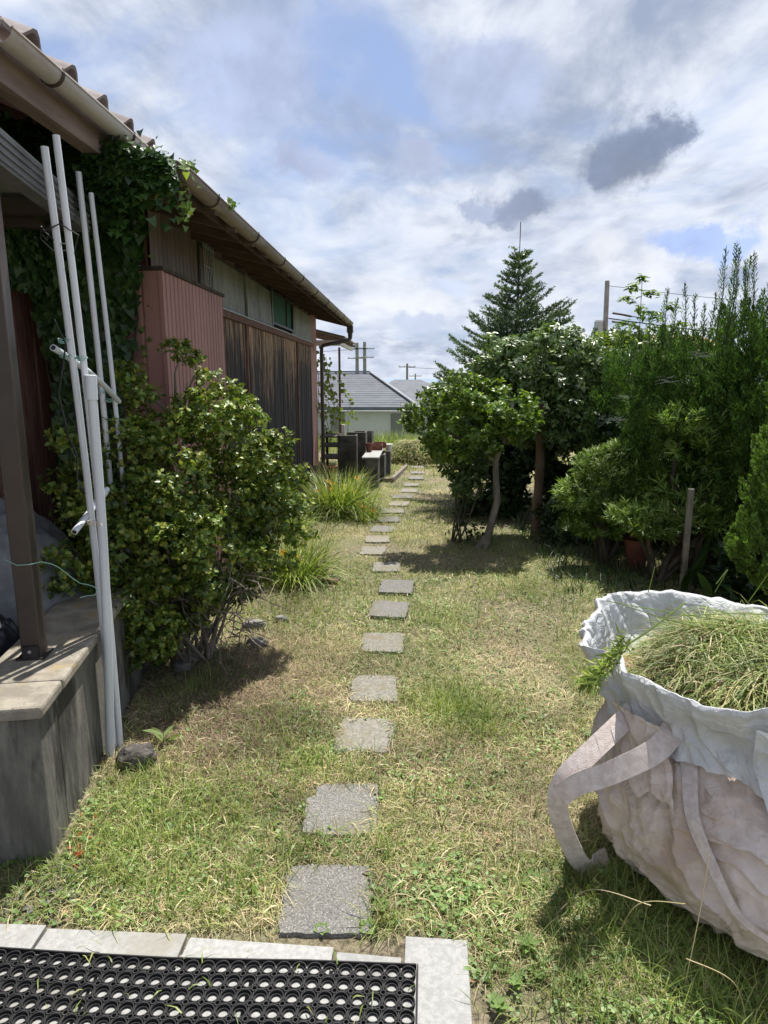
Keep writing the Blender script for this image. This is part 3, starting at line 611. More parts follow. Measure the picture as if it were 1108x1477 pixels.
weed(-.6, 1.83, 9, .04, .6, 'little rosette weed beyond the left patio tiles', lift=.3)

# gravel at the wall foot
V0 = []
gb = MB()
for _ in range(260):
    x, y = random.gauss(-1.12, .10), random.gauss(1.95, .10); r = random.uniform(.004, .014)
    if not off_slab(np.array([[x, y]]))[0]: continue
    gb.raw([(x + r * a, y + r * b, .004 + r * c) for a, b, c in ((1, 0, 0), (0, .8, .1), (-1, 0, 0), (0, -.9, 0), (.1, 0, .7), (0, 0, -.6))], [(0, 1, 4), (1, 2, 4), (2, 3, 4), (3, 0, 4), (1, 0, 5), (2, 1, 5), (3, 2, 5), (0, 3, 5)])
tag(gb.build('gravel', M_stone, kind='stuff'), 'pale gravel chips on bare soil near the concrete wall', 'gravel')

# ------------------------------------------------------------------ concrete retaining wall with brown post
AX = -math.atan(.195)  # wall direction turned left of +Y
wl = thing('retaining_wall', 'low weathered concrete wall with rough lichened cap, under the brown post', 'wall', (-1.30, 2.045, 0), -AX)
MB().box((-2.2, 0, -.1), (0, .18, .555)).box((-.27, .18, -.1), (0, 2.4, .555)).build('wall_body', M_conc, wl, bevel=.006)
capm = MB()
def slabgrid(mb, x0, x1, y0, y1, z0, z1, nx, ny):
    for f in range(1): pass
    mb.box((x0, y0, z0), (x1, y1, z1))
MB().box((-2.25, -.02, .557), (.022, .20, .605)).build('wall_cap', M_cap, wl, bevel=.012)
MB().box((-.30, .203, .557), (.024, 2.42, .604)).build('wall_cap', M_cap, wl, bevel=.012)
cr = MB(); pts = [(-.215, -.0015, .30), (-.205, -.0015, .22), (-.22, -.0015, .16), (-.20, -.0015, .10), (-.205, -.0015, .05), (-.19, -.0015, 0)]
for a, b in zip(pts[:-1], pts[1:]): cr.bar(a, b, .004, .006)
cr.build('crack', M_plaindark, wl)
MB().lathe([(.001, -.018), (.009, -.012), (.012, 0), (.009, .014), (.001, .02)], 8, (-.215, 0, .34)).build('white_patch', M_white, wl)

pg = thing('pergola_frame', 'brown aluminium terrace post with grey ribbed beam, standing on the concrete wall', 'pergola', (-1.545, 2.46, .605), -AX)
MB().box((-.038, -.038, .004), (.038, .038, 1.95)).build('post', M_post, pg, bevel=.004)
MB().box((-.055, -.055, 0), (.055, .055, .006)).box((-.030, -.052, .006), (.030, -.039, .055)).build('base_plate', M_black, pg)
b = MB().lathe([(.001, 0), (.007, 0), (.007, .005), (.001, .006)], 6).build('bolt', M_galv, pg); b.rotation_euler = (PI / 2, 0, 0); b.location = (0, -.0525, .035)
bm_ = MB().box((-.035, -1.8, 1.875), (.035, 1.20, 2.005))
for k in range(4): bm_.box((.035, -1.8, 1.89 + k * .03), (.043, 1.20, 1.902 + k * .03))
bm_.build('beam', M_beam, pg)
for k in range(4): MB().box((-2.4, -1.6 + k * .86, 1.91), (-.036, -1.55 + k * .86, 1.98)).build('rafter', M_post, pg)
MB().box((-2.4, 1.12, 1.875), (-.036, 1.18, 1.975)).build('cross_beam', M_post, pg)
MB().box((-2.4, -1.8, 2.008), (.03, 1.22, 2.015)).build('roof_sheet', M_translu, pg)

# green wire tied round the post
gw = MB().tube([(-1.60, 2.415, 1.02), (-1.545, 2.405, 1.0), (-1.50, 2.42, 1.0), (-1.47, 2.44, 1.005), (-1.45, 2.47, .99), (-1.44, 2.50, .97), (-1.43, 2.53, .94), (-1.42, 2.57, .90), (-1.41, 2.61, .865), (-1.395, 2.64, .85), (-1.375, 2.65, .84), (-1.362, 2.66, .82), (-1.372, 2.65, .80), (-1.40, 2.64, .80), (-1.425, 2.63, .795)], .0018, 5).build('green_wire', M_gwire, smooth=True)
tag(gw, 'thin pale green wire looped from the brown post to the white pipes', 'wire')

# white plastic pipes
def pipe(a, b, r, label, coup=None, capend=False, dark_bore=False):
    a = Vector(a); b = Vector(b); t = thing('plastic_pipe', label, 'pipe', a, 0, 'white plastic pipes leaning by the bush')
    P0 = Vector((0, 0, 0)); d = b - a; m = MB()
    bow = d.normalized().orthogonal() * .012
    pts = [P0 + d * (k / 10) + bow * math.sin(PI * k / 10) for k in range(11)]; m.tube(pts, r, 14, True); m.build('tube', M_pvc, t, True)
    if coup is not None:
        c = d * coup; MB().tube([c - d.normalized() * .05, c - d.normalized() * .048, c + d.normalized() * .05, c + d.normalized() * .052], [r, r * 1.28, r * 1.28, r], 14).build('coupling', M_pvc, t, True)
    if dark_bore:
        u = -d.normalized(); MB().tube([u * .0006, u * .0012], r * .72, 12).build('bore_shade_disc', M_black, t)  # black disc stands for the shade inside the open pipe bore
    return t
pipe((-1.395, 2.705, 0), (-1.335, 2.70, 1.72), .0195, 'thicker nearest white pipe with a coupling at its top, foot by the dark rock', coup=.975)
pipe((-1.375, 2.77, 0), (-1.39, 2.70, 2.63), .0135, 'tallest slim white pipe, running up behind the thick coupled pipe')
pipe((-1.40, 2.76, 0), (-1.44, 2.70, 2.59), .0145, 'leftmost long white pipe, leaning over the thick coupled pipe')
pipe((-1.66, 3.47, 0), (-1.645, 3.38, 2.70), .0145, 'white pipe third from the left at the top, foot in the shade of the bush')
pipe((-1.60, 3.52, 0), (-1.60, 3.40, 2.61), .012, 'rightmost slim white pipe, its lower part hidden in the bush')
pipe((-1.455, 2.655, 1.835), (-1.555, 3.43, 1.60), .0135, 'short cross pipe tied over the uprights at their upper third', dark_bore=True)
pipe((-1.42, 2.62, 1.085), (-1.46, 3.02, 1.20), .0135, 'lower short white pipe with an open end tied beside the thick pipe', coup=.8, dark_bore=True)
def ties(name, label, spots, mat):
    m = MB()
    for (x, y, z, r) in spots:
        for k in range(3): m.tube([(x + r * math.cos(a), y + r * math.sin(a), z + k * .006 + .004 * math.sin(a * 2 + k)) for a in np.linspace(0, 2 * PI, 13)], .0014, 4)
        m.tube([(x + r, y - r * .6, z), (x + r + .02, y - r - .01, z + .012), (x + r + .03, y - r - .02, z + .004)], .0014, 4)
    tag(m.build(name, mat), label, 'wire')
ties('wire_ties', 'twisted green wire ties binding the white pipes together', [(-1.445, 2.72, 1.80, .021), (-1.445, 2.72, 1.86, .02), (-1.385, 2.73, 1.79, .021), (-1.645, 3.42, 1.645, .022), (-1.60, 3.42, 1.60, .020)], M_gwire)
ties('wire_tie', 'pale wire tie round the thick white pipe at the lower cross pipe', [(-1.375, 2.705, 1.10, .027)], M_seam)
w = MB(); w.tube(curve((-1.47, 2.69, 2.29), (-1.40, 2.72, 2.24), 8, .05, .02), .003, 5)
w.tube([(-1.475, 2.69, 2.30), (-1.50, 2.72, 2.26), (-1.47, 2.75, 2.22), (-1.38, 2.75, 2.22), (-1.34, 2.71, 2.27), (-1.40, 2.69, 2.31), (-1.47, 2.69, 2.28)], .003, 5)
w.tube([(-1.7, 3.2, 2.45), (-1.6, 2.95, 2.30), (-1.48, 2.70, 2.27)], .003, 5)
tag(w.build('black_cable', M_wire, smooth=True), 'black cable looped round the pipe tops and the grey beam', 'cable')
w = MB().tube([(-1.46, 2.69, 1.95), (-1.42, 2.69, 1.85), (-1.47, 2.69, 1.65), (-1.44, 2.68, 1.48), (-1.41, 2.68, 1.40), (-1.42, 2.68, 1.30), (-1.385, 2.67, 1.24)], .0035, 6)
tag(w.build('hanging_cable', M_wire, smooth=True), 'thin black cable hanging along the leftmost white pipe', 'cable')

# dark rock and small stones
def rock(name, label, c, s, mat, seed, cat='rock', grp=None):
    bm = bmesh.new(); bmesh.ops.create_icosphere(bm, subdivisions=4, radius=1)
    P_ = np.array([v.co[:] for v in bm.verts]); d = .72 + .55 * fbm(P_[:, 0] * 1.6 + seed, P_[:, 1] * 1.6, P_[:, 2] * 1.6, 6) + .10 * (vn(P_[:, 0] * 9, P_[:, 1] * 9, P_[:, 2] * 14 + seed, 8) - .5)
    for v, k in zip(bm.verts, d): v.co = Vector((v.co.x * s[0], v.co.y * s[1], max(-.55, min(.75, v.co.z)) * s[2])) * float(k)
    me = bpy.data.meshes.new(name); bm.to_mesh(me); bm.free(); me.materials.append(mat)
    o = link(name, me); o.location = c; return tag(o, label, cat, grp)
rock('rock', 'dark charred looking rock at the foot of the white pipes', (-1.24, 2.64, .035), (.085, .07, .075), M_rock, 3)
for i, (x, y, z, s, l) in enumerate(((-1.03, 4.05, .01, .07, 'grey stone at the right foot of the bush'), (-1.13, 4.35, .02, .08, 'pale stone behind the right foot of the bush'), (-.96, 4.5, .01, .05, 'small pale stone near the right foot of the bush'), (-1.55, 6.05, .06, .16, 'flat stone beside the orange flowers'), (-1.38, 3.62, .03, .06, 'reddish pebble under the middle of the bush'))):
    rock('stone', l, (x, y, z), (s, s * .7, s * .6), M_stone, i * 2.7 + 1, 'stone', 'stones along the left edge of the lawn')
MB_ = MB().box((-.16, -.03, 0), (.16, .03, .03)).build('timber_offcut', M_barkb, bevel=.004); MB_.location = (-.80, 5.45, .012); MB_.rotation_euler = (0, .04, -.25)
tag(MB_, 'short brown timber offcut lying in the lawn near the bush', 'timber')
MB_ = MB().box((-.22, -.025, 0), (.22, .025, .03)).build('timber_offcut', M_barkb, bevel=.004); MB_.location = (-1.0, 5.75, .008); MB_.rotation_euler = (0, -.03, -.1)
tag(MB_, 'half buried brown timber piece left of the other offcut', 'timber')

# covered things on the terrace behind the post
def cloth_heap(name, label, c, rx, ry, rz, mat, seed, n=60, cat='tarp', amp=.2):
    u = np.linspace(-1, 1, n); U, V_ = np.meshgrid(u, u); r = np.sqrt(U ** 2 + V_ ** 2)
    h = np.clip(1 - r ** 2.2, 0, 1) ** .6
    h = h * (1 - amp + 2 * amp * fbm(U * 2.5 + seed, V_ * 2.5, 0, 4)) + .10 * np.abs(fbm(U * 6 + seed, V_ * 6, 0, 7) - .5) * 2 * (h > 0)
    X_ = c[0] + U * rx * (1 + .2 * (fbm(U * 2, V_ * 2 + seed, 0, 3) - .5)); Y_ = c[1] + V_ * ry; Z_ = c[2] + h * rz
    i = np.arange(n * n).reshape(n, n); F = np.stack([i[:-1, :-1], i[:-1, 1:], i[1:, 1:], i[1:, :-1]], -1).reshape(-1, 4)
    return tag(npobj(name, np.stack([X_, Y_, Z_], -1).reshape(-1, 3), F, mat, smooth=True), label, cat)
MB().box((-3.6, 2.05, -.1), (-1.85, 4.4, .30)).build('terrace_floor', M_conc, kind='structure')
cloth_heap('grey_tarpaulin', 'crumpled grey tarpaulin heap behind the brown post', (-2.25, 3.3, .30), .55, .55, .75, M_cloth, 2)
cloth_heap('black_sack', 'shiny black plastic sack left of the brown post', (-1.98, 2.72, .28), .24, .26, .42, M_bag, 5, cat='sack')
ws = MB(); pts = [(-1.95, 2.52, .60), (-1.86, 2.52, .655), (-1.79, 2.53, .69), (-1.74, 2.55, .70)]
for a, b in zip(pts[:-1], pts[1:]): ws.bar(a, b, .02, .028)
tag(ws.build('white_strap', M_white), 'white band lying over the black sack', 'strap')

# ------------------------------------------------------------------ shed (long house on the left)
def ribbed(name, p0, p1, z0, z1, pitch, depth, nrm_, mat, parent, rib=.3, z1b=None):
    """vertical ribs: trapezoid profile from p0 to p1 (xy), bulging along nrm_"""
    p0 = Vector((*p0, 0)); p1 = Vector((*p1, 0)); L = (p1 - p0).length; d = (p1 - p0) / L; N = Vector((*nrm_, 0)); n = max(1, round(L / pitch)); q = L / n
    prof = []
    for i in range(n):
        s = i * q; e = q * .06; prof += [(s, 0), (s + q * (1 - rib) - e, 0), (s + q * (1 - rib), -depth), (s + q - e, -depth)]
    prof.append((L, 0)); V = []
    for s, h in prof:
        p = p0 + d * s + N * h; zt = z1 if z1b is None else z1 + (z1b - z1) * s / L; V += [(p.x, p.y, z0), (p.x, p.y, zt)]
    m = MB().raw(V, [(2 * i, 2 * i + 2, 2 * i + 3, 2 * i + 1) for i in range(len(prof) - 1)])
    return m.build(name, mat, parent)
def corrug(name, p0, p1, z0, z1, pitch, depth, nrm_, mat, parent, tilt=0):
    p0 = Vector((*p0, 0)); p1 = Vector((*p1, 0)); L = (p1 - p0).length; d = (p1 - p0) / L; N = Vector((*nrm_, 0)); k = int(L / pitch * 8) + 1; V = []
    for i in range(k + 1):
        s = L * i / k; h = depth * math.sin(2 * PI * s / pitch); p = p0 + d * s + N * h; V += [(p.x, p.y, z0), (p.x + N.x * tilt, p.y + N.y * tilt, z1)]
    return MB().raw(V, [(2 * i, 2 * i + 2, 2 * i + 3, 2 * i + 1) for i in range(k)]).build(name, mat, parent, True)
shed = thing('old_shed', 'long old shed with pink ribbed cladding, weathered planks and a deep dark eave', 'shed', (0, 0, 0))
WX = -1.80
MB().box((-5.6, 4.62, -.1), (WX - .03, 12.08, 2.82)).build('inner_wall', M_plaindark, shed)
MB().box((-5.6, 4.60, -.1), (WX + .01, 12.10, .22)).build('foundation', M_conc, shed)
# roof: slope rising to the left
sl_ = .25
def roofz(x): return 2.725 + (-1.17 - x) * sl_
def slopebox(mb, x0, x1, y0, y1, dz0, dz1):
    V = [(x, y, roofz(x) + dz) for dz in (dz0, dz1) for x, y in ((x0, y0), (x1, y0), (x1, y1), (x0, y1))]
    return mb.raw(V, [(0, 3, 2, 1), (4, 5, 6, 7), (0, 1, 5, 4), (1, 2, 6, 5), (2, 3, 7, 6), (3, 0, 4, 7)])
slopebox(MB(), -5.6, -1.185, 3.55, 12.45, .035, .06).build('roof', M_metalroof, shed)
for k in range(11): slopebox(MB(), -5.6, -1.19, 3.58 + k * .805, 3.58 + k * .805 + .79, .012, .032).build('roof_board', M_soffit, shed)
for k in range(20): slopebox(MB(), -2.6, -1.20, 3.66 + k * .46, 3.70 + k * .46, -.06, .010).build('rafter', M_soffit, shed)
MB().box((-1.285, 3.56, 2.69), (-1.265, 12.44, 2.775)).build('fascia', M_plaindark, shed)
slopebox(MB(), -2.6, -1.18, 3.52, 3.548, -.03, .034).build('end_board', M_plaindark, shed)
def gutter(parent, x, y0, y1, z, r, mat, nb, name='gutter', slope=0.):
    m = MB(); n = 12; V = []
    for y in (y0, y1):
        for rr in (r, r - .004):
            V += [(x + rr * math.cos(PI + PI * k / n), y, z + rr * math.sin(PI + PI * k / n)) for k in range(n + 1)]
    q = n + 1; F = []
    for a, b, fl in ((0, 2 * q, 0), (q, 3 * q, 1)):
        for k in range(n): F.append((a + k, a + k + 1, b + k + 1, b + k) if fl == 0 else (a + k + 1, a + k, b + k, b + k + 1))
    F += [(0, q, 3 * q, 2 * q), (n, q + n, 3 * q + n, 2 * q + n)]
    F += [(k, k + 1, q + k + 1, q + k) for k in range(n)] + [(2 * q + k, 2 * q + k + 1, 3 * q + k + 1, 3 * q + k) for k in range(n)]
    m.raw(V, F).tube([(x + r, y0, z), (x + r, y1, z)], .006, 6); g = m.build(name, mat, parent, True)
    for i in range(nb):
        y = y0 + (i + .5) * (y1 - y0) / nb; b = MB()
        ringp = [(x + (r + .004) * math.cos(PI * .95 + PI * 1.12 * k / 10), z + (r + .004) * math.sin(PI * .95 + PI * 1.12 * k / 10)) for k in range(11)]
        for p, q_ in zip(ringp[:-1], ringp[1:]): b.bar((p[0], y, p[1]), (q_[0], y, q_[1]), .018, .004)
        b.build('bracket', M_plaindark, g)
    return g
gutter(shed, -1.205, 3.56, 12.42, 2.755, .054, M_gut2, 9)
ho = MB().box((-1.26, 12.30, 2.58), (-1.15, 12.41, 2.703)).lathe([(.045, 0), (.038, -.10)], 12, (-1.205, 12.355, 2.58))
ho.tube([(-1.205, 12.355, 2.53), (-1.205, 12.35, 2.48), (-1.22, 12.34, 2.46), (-1.30, 12.30, 2.43), (-1.60, 12.20, 2.365), (-1.68, 12.18, 2.345), (-1.705, 12.17, 2.31), (-1.71, 12.17, 2.2), (-1.71, 12.17, .02)], .034, 12)
dp = ho.build('downpipe', M_post, shed, True)
# box clad in pink ribbed metal
bx = -1.60; by0, by1 = 4.27, 5.60
bay = MB().box((WX - .3, by0 + .01, .05), (bx - .012, by1 - .01, 2.38)).build('cladding_box', M_pink, shed)
ribbed('ribbed_sheet', (bx, by0), (bx, by1), .05, 2.385, .074, .010, (1, 0), M_pink, bay, .22)
ribbed('ribbed_sheet', (WX - .30, by0), (bx, by0), .05, 2.385, .115, .012, (0, -1), M_pink, bay, .12)
ribbed('ribbed_sheet', (bx, by1), (WX, by1), .05, 2.385, .074, .010, (0, 1), M_pink, bay, .22)
MB().box((WX - .3, by0 - .015, 2.387), (bx + .015, by1 + .015, 2.41)).build('top_flashing', M_plaindark, bay)
MB().box((bx - .02, by0 - .006, .05), (bx + .006, by0 + .02, 2.385)).build('corner_trim', M_pink, bay)
# upper strip
ribbed('upper_cladding', (WX, 4.62), (WX, 5.95), 2.2, 2.88, .085, .010, (1, 0), M_bsid, shed, .2)
ribbed('upper_cladding', (WX - .022, 5.95), (WX - .022, 12.08), 2.32, 2.88, .085, .010, (1, 0), M_bsid, shed, .2)
wn_ = MB().box((WX - .02, 5.62, 2.44), (WX + .012, 5.66, 2.84)).box((WX - .02, 5.92, 2.44), (WX + .012, 5.96, 2.84)).box((WX - .02, 5.66, 2.80), (WX + .012, 5.92, 2.84)).box((WX - .02, 5.66, 2.44), (WX + .012, 5.92, 2.47)).build('window', M_frame, shed)
MB().box((WX - .01, 5.66, 2.47), (WX - .003, 5.92, 2.80)).build('pane', M_glassd, wn_)
gr = MB()
for k in range(7): gr.tube([(WX + .045, 5.66 + k * .045, 2.45), (WX + .045, 5.66 + k * .045, 2.83)], .004, 5)
for z in (2.48, 2.65, 2.80): gr.tube([(WX + .045, 5.64, z), (WX + .045, 5.95, z)], .004, 5)
gr.build('grille', M_galv, wn_)
ed = [5.98, 7.03, 8.28]
for a, b, t in ((5.98, 7.10, .0), (7.04, 8.26, .012), (9.70, 11.42, .0)):
    corrug('translucent_sheet', (WX + .022 + t, a), (WX + .022 + t, b), 2.37, 2.78, .063, .009, (1, 0), M_translu, shed, -.012)
for y in (7.05, 8.27, 11.43): MB().box((WX + .045, y - .012, 2.36), (WX + .052, y + .012, 2.80)).build('sheet_batten', M_translu, shed)
for y in np.arange(6.1, 11.4, .315):
    if 8.25 < y < 9.72: continue
    s_ = MB().lathe([(.001, .003), (.008, 0)], 6).build('screw_cap', M_white, shed); s_.rotation_euler = (0, PI / 2, 0); s_.location = (WX + .044, y, 2.40)
gwn = MB().box((WX, 8.29, 2.40), (WX + .05, 9.68, 2.43)).box((WX, 8.29, 2.77), (WX + .05, 9.68, 2.80)).box((WX, 8.29, 2.43), (WX + .05, 8.32, 2.77)).box((WX, 9.65, 2.43), (WX + .05, 9.68, 2.77)).box((WX + .01, 9.22, 2.43), (WX + .045, 9.245, 2.77)).build('window', M_frame, shed)
MB().box((WX + .02, 8.32, 2.43), (WX + .026, 9.22, 2.77)).build('green_screen', M_net, gwn)
MB().box((WX + .012, 9.245, 2.43), (WX + .018, 9.65, 2.77)).build('pane', M_net, gwn)
MB().box((WX - .02, 5.62, 2.285), (WX + .05, 11.45, 2.345)).build('top_rail', M_rail, shed)
MB().box((WX - .02, 5.62, 2.346), (WX + .065, 11.45, 2.356)).build('drip_flashing', M_galv, shed)
for y in (7.02, 10.02): MB().box((WX + .022, y - .025, .26), (WX + .042, y + .025, 2.284)).build('jamb', M_rail, shed)
MB().box((WX - .02, 5.62, .20), (WX + .10, 11.45, .26)).build('bottom_ledge', M_plaindark, shed)
# planks
y = 5.64; shared = {}
while y < 11.38:
    w = random.choice((.10, .12, .14, .16)); w = min(w, 11.40 - y)
    if w < .03: break
    key = round(w, 3)
    if key not in shared: shared[key] = MB().box((0, 0, .26), (.018, w - .006, 2.284)).build('plank', M_plank, shed, bevel=0); o = shared[key]
    else: o = link('plank', shared[key].data, shed)
    o.location = (WX + random.uniform(-.004, .004), y, 0)
    o.pass_index = 0
    if y < 6.95: o.pass_index = -22
    elif y > 9.95: o.pass_index = -14
    else: o.pass_index = random.choice((2, 18, 18, 26, -8))
    o.pass_index = 0 if o.pass_index < 0 and random.random() < .85 else (22 if o.pass_index > 10 else 8)
    y += w
# corner board
ribbed('corner_cladding', (WX + .012, 11.46), (WX + .012, 12.10), .05, 2.86, .32, .008, (1, 0), M_pink, shed, .06)
ribbed('end_cladding', (WX + .012, 12.10), (-5.6, 12.10), .05, 2.9, .16, .008, (0, 1), M_pink, shed, .1)
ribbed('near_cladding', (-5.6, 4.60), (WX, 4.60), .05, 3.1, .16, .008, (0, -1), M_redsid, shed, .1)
MB().tube(curve((-1.765, 11.7, 2.4), (-1.76, 11.9, 1.2), 8, .08), .004, 5).tube([(-1.76, 11.9, 1.2), (-1.76, 11.96, 1.12), (-1.76, 12.03, 1.3), (-1.76, 12.06, 1.9)], .004, 5).build('cable', M_wire, shed, True)

# ------------------------------------------------------------------ tiled house wing, upper left
hs = thing('tiled_house', 'near house wing with clay tiled eave, pale gutter and dark red siding', 'house', (-.065, 0, 0))
HXw = -2.42; us = .42
def uz(x): return 2.99 + (-1.45 - x) * us
ribbed('siding', (HXw, .4), (HXw, 4.62), .3, 3.25, .30, .006, (1, 0), M_grain, hs, .05)
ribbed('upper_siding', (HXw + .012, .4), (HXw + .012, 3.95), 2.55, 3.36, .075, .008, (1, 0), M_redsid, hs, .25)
MB().box((-6, .4, -.1), (HXw - .03, 4.58, 3.3)).build('inner_wall', M_plaindark, hs)
def sb(mb, x0, x1, y0, y1, a, b):
    V = [(x, y, uz(x) + dz) for dz in (a, b) for x, y in ((x0, y0), (x1, y0), (x1, y1), (x0, y1))]
    return mb.raw(V, [(0, 3, 2, 1), (4, 5, 6, 7), (0, 1, 5, 4), (1, 2, 6, 5), (2, 3, 7, 6), (3, 0, 4, 7)])
sb(MB(), -6, -1.50, -.6, 3.98, -.10, -.075).build('soffit', M_redsid, hs)
sb(MB(), -6, -1.48, -.6, 3.98, -.07, -.01).build('roof_deck', M_fascia, hs)
MB().box((-1.525, -.6, 2.80), (-1.495, 4.0, 2.935)).build('fascia', M_fascia, hs)
MB().box((-1.575, -.6, 2.80), (-1.526, 4.0, 2.825)).build('fascia_edge', M_fascia, hs)
sb(MB(), -6, -1.50, 3.985, 4.01, -.16, .02).build('barge_board', M_fascia, hs)
# kawara tiles
tl = MB(); nn_ = 12; TW, TL = .29, .30; V = []
for yy in (0, 1):
    for k in range(nn_ + 1):
        u = k / nn_; h = .045 * (math.sin(PI * (u - .62) / .38) if u > .62 else -.35 * math.sin(PI * u / .62)); V.append((-yy * TL, u * TW * 1.02, h + (.016 if yy == 0 else 0)))
V += [(v[0], v[1], v[2] - .016) for v in V]
q = nn_ + 1; F = []
for k in range(nn_): F += [(k, k + 1, q + k + 1, q + k), (2 * q + k + 1, 2 * q + k, 3 * q + k, 3 * q + k + 1), (k + 1, k, 2 * q + k, 2 * q + k + 1)]
F += [(0, q, 3 * q, 2 * q), (nn_, 2 * q + nn_, 3 * q + nn_, q + nn_)]
tme = tl.raw(V, F).build('roof_tile', M_ktile, hs, True); tme0 = tme
ang = math.atan(us)
for r in range(7):
    for k in range(15):
        o = tme0 if (r == 0 and k == 0) else link('roof_tile', tme0.data, hs)
        x = -1.425 - r * .25; o.location = (x, 3.98 - (k + 1) * TW, uz(x) - .012 + .004 * random.random()); o.rotation_euler = (0, ang, 0)
sb(MB(), -6, -3.12, -.6, 3.98, .0, .06).build('upper_roof', M_ktile, hs)
gutter(hs, -1.420, 2.55, 3.92, 2.93, .048, M_gut1, 2)
gutter(hs, -1.430, -.6, 2.50, 2.93, .048, M_gut1, 3)

# ------------------------------------------------------------------ ivy
iv = thing('ivy_plant', 'dense dark green ivy climbing the wall and spilling over the shed eave', 'ivy', (-1.95, 4.3, 0))
def L_(p): return p - np.array([-1.95, 4.3, 0])
n = 8600; u = R.random(n); v = R.random(n)
zz = .5 + 2.55 * v; xl = -2.44 + .02 * v; xr = np.interp(zz, [.4, 1.2, 1.6, 2.2, 2.6, 3.1], [-1.95, -1.95, -1.86, -1.72, -1.62, -1.62])
lo = np.interp(zz, [.4, 1.2, 1.8, 2.2, 3.1], [-2.30, -2.28, -2.28, -2.34, -2.44]); xx = lo + (xr - lo) * u
P_ = np.stack([xx, 4.25 - .10 * R.random(n) - .13 * fbm(xx * 4, zz * 4, 0, 2) - .1 * np.clip(zz - 2.2, 0, 1), zz], 1)
f = np.stack([R.normal(0, .35, n), R.normal(-.25, .2, n), -np.ones(n)], 1); upv = np.stack([R.normal(.2, .3, n), -np.ones(n), R.normal(.5, .3, n)], 1)
s1 = leafmesh('wall_foliage', IVY, L_(P_), f, upv, R.uniform(.032, .066, n), M_ivy, iv)
# mass over the left wall and along the eave end
n = 6000; t = R.random(n); xx = -2.42 + 1.20 * t; zz = roofz(xx) - .02 + R.normal(0, .045, n) - np.abs(R.normal(0, .10, n)) * (t < .8) - np.where(R.random(n) < .05, R.uniform(0, .2, n), 0)
P_ = np.stack([xx, 3.52 - .08 * R.random(n) + .12 * (R.random(n) < .3) * R.random(n), zz], 1)
f = np.stack([R.normal(0, .5, n), R.normal(-.5, .3, n), R.normal(-.7, .4, n)], 1); upv = np.stack([R.normal(0, .3, n), -np.ones(n) * .6, np.ones(n)], 1)
leafmesh('eave_foliage', IVY, L_(P_), f, upv, R.uniform(.025, .058, n), M_ivy, iv)
n = 5600; yy = 2.6 + 1.7 * R.random(n); zz = 2.25 + .75 * R.random(n) + (yy - 3.5) * .0
P_ = np.stack([-2.36 + .12 * R.random(n), yy, zz], 1)
f = np.stack([R.normal(.2, .3, n), R.normal(0, .35, n), -np.ones(n)], 1); upv = np.stack([np.ones(n), R.normal(-.4, .3, n), R.normal(.4, .3, n)], 1)
leafmesh('side_foliage', IVY, L_(P_), f, upv, R.uniform(.032, .062, n), M_ivy, iv)
P_ = []
for (x, y, z0, z1, k) in ((-1.19, 3.56, 2.80, 2.50, 46), (-1.30, 3.54, 2.80, 2.62, 30), (-1.14, 4.3, 2.82, 2.74, 26), (-1.22, 3.7, 2.84, 2.80, 40), (-1.40, 3.54, 2.85, 2.60, 30), (-1.72, 4.3, 2.5, 1.9, 40), (-1.75, 4.26, 2.0, 1.3, 16)):
    tt = R.random(k); P_.append(np.stack([x + R.normal(0, .022, k), y + R.normal(0, .03, k), z0 + (z1 - z0) * tt], 1))
P_ = np.concatenate(P_); n = len(P_)
leafmesh('trailing_leaves', IVY, L_(P_), np.stack([R.normal(.3, .5, n), R.normal(-.4, .4, n), R.normal(-.5, .4, n)], 1), np.stack([R.normal(.3, .3, n), -np.ones(n), R.random(n)], 1), R.uniform(.02, .046, n), M_citrus, iv)
st = MB()
for k in range(14): st.tube([Vector(p) - Vector((-1.95, 4.3, 0)) for p in curve((random.uniform(-2.4, -1.9), 4.2, .1), (random.uniform(-2.4, -1.65), 4.2, random.uniform(2.2, 3.0)), 8, .08)], .006, 5)
st.tube([Vector(p) - Vector((-1.95, 4.3, 0)) for p in curve((-1.3, 3.55, 2.78), (-1.19, 3.55, 2.5), 5, .1)], .003, 4)
st.build('stems', M_barkd, iv)

# ------------------------------------------------------------------ big bush
bu = thing('evergreen_bush', 'big glossy leaved evergreen bush by the shed with bare dead twigs low in front', 'bush', (-1.35, 3.75, 0))
O_ = np.array([-1.35, 3.75, 0])
BL = [(-1.18, 3.85, 1.48, .24, .26, .24), (-1.0, 4.0, 1.32, .26, .28, .28), (-.86, 4.15, 1.12, .24, .26, .26), (-.83, 4.1, .85, .22, .28, .22), (-1.05, 3.85, 1.0, .28, .28, .26), (-1.3, 3.6, 1.12, .26, .26, .24),
      (-1.55, 3.5, 1.25, .24, .26, .22), (-1.72, 3.35, 1.05, .24, .22, .22), (-1.60, 3.28, .82, .22, .20, .20), (-1.35, 3.4, .85, .26, .24, .24), (-1.08, 3.7, .72, .26, .26, .2), (-1.50, 3.32, .55, .24, .2, .2), (-1.78, 3.22, .78, .16, .16, .16),
      (-1.32, 3.55, .50, .20, .20, .20), (-.92, 4.0, .58, .20, .24, .18), (-1.45, 3.75, 1.42, .22, .24, .16), (-1.30, 4.0, .7, .35, .3, .4), (-1.55, 3.75, .75, .3, .3, .4), (-1.48, 3.40, .26, .22, .18, .16), (-1.62, 3.30, .34, .2, .16, .16), (-1.60, 3.45, 1.02, .22, .22, .2)]
BLl = [(b[0] - O_[0] - (.07 if b[0] > -1.1 else 0), b[1] - O_[1], b[2], *b[3:]) for b in BL]
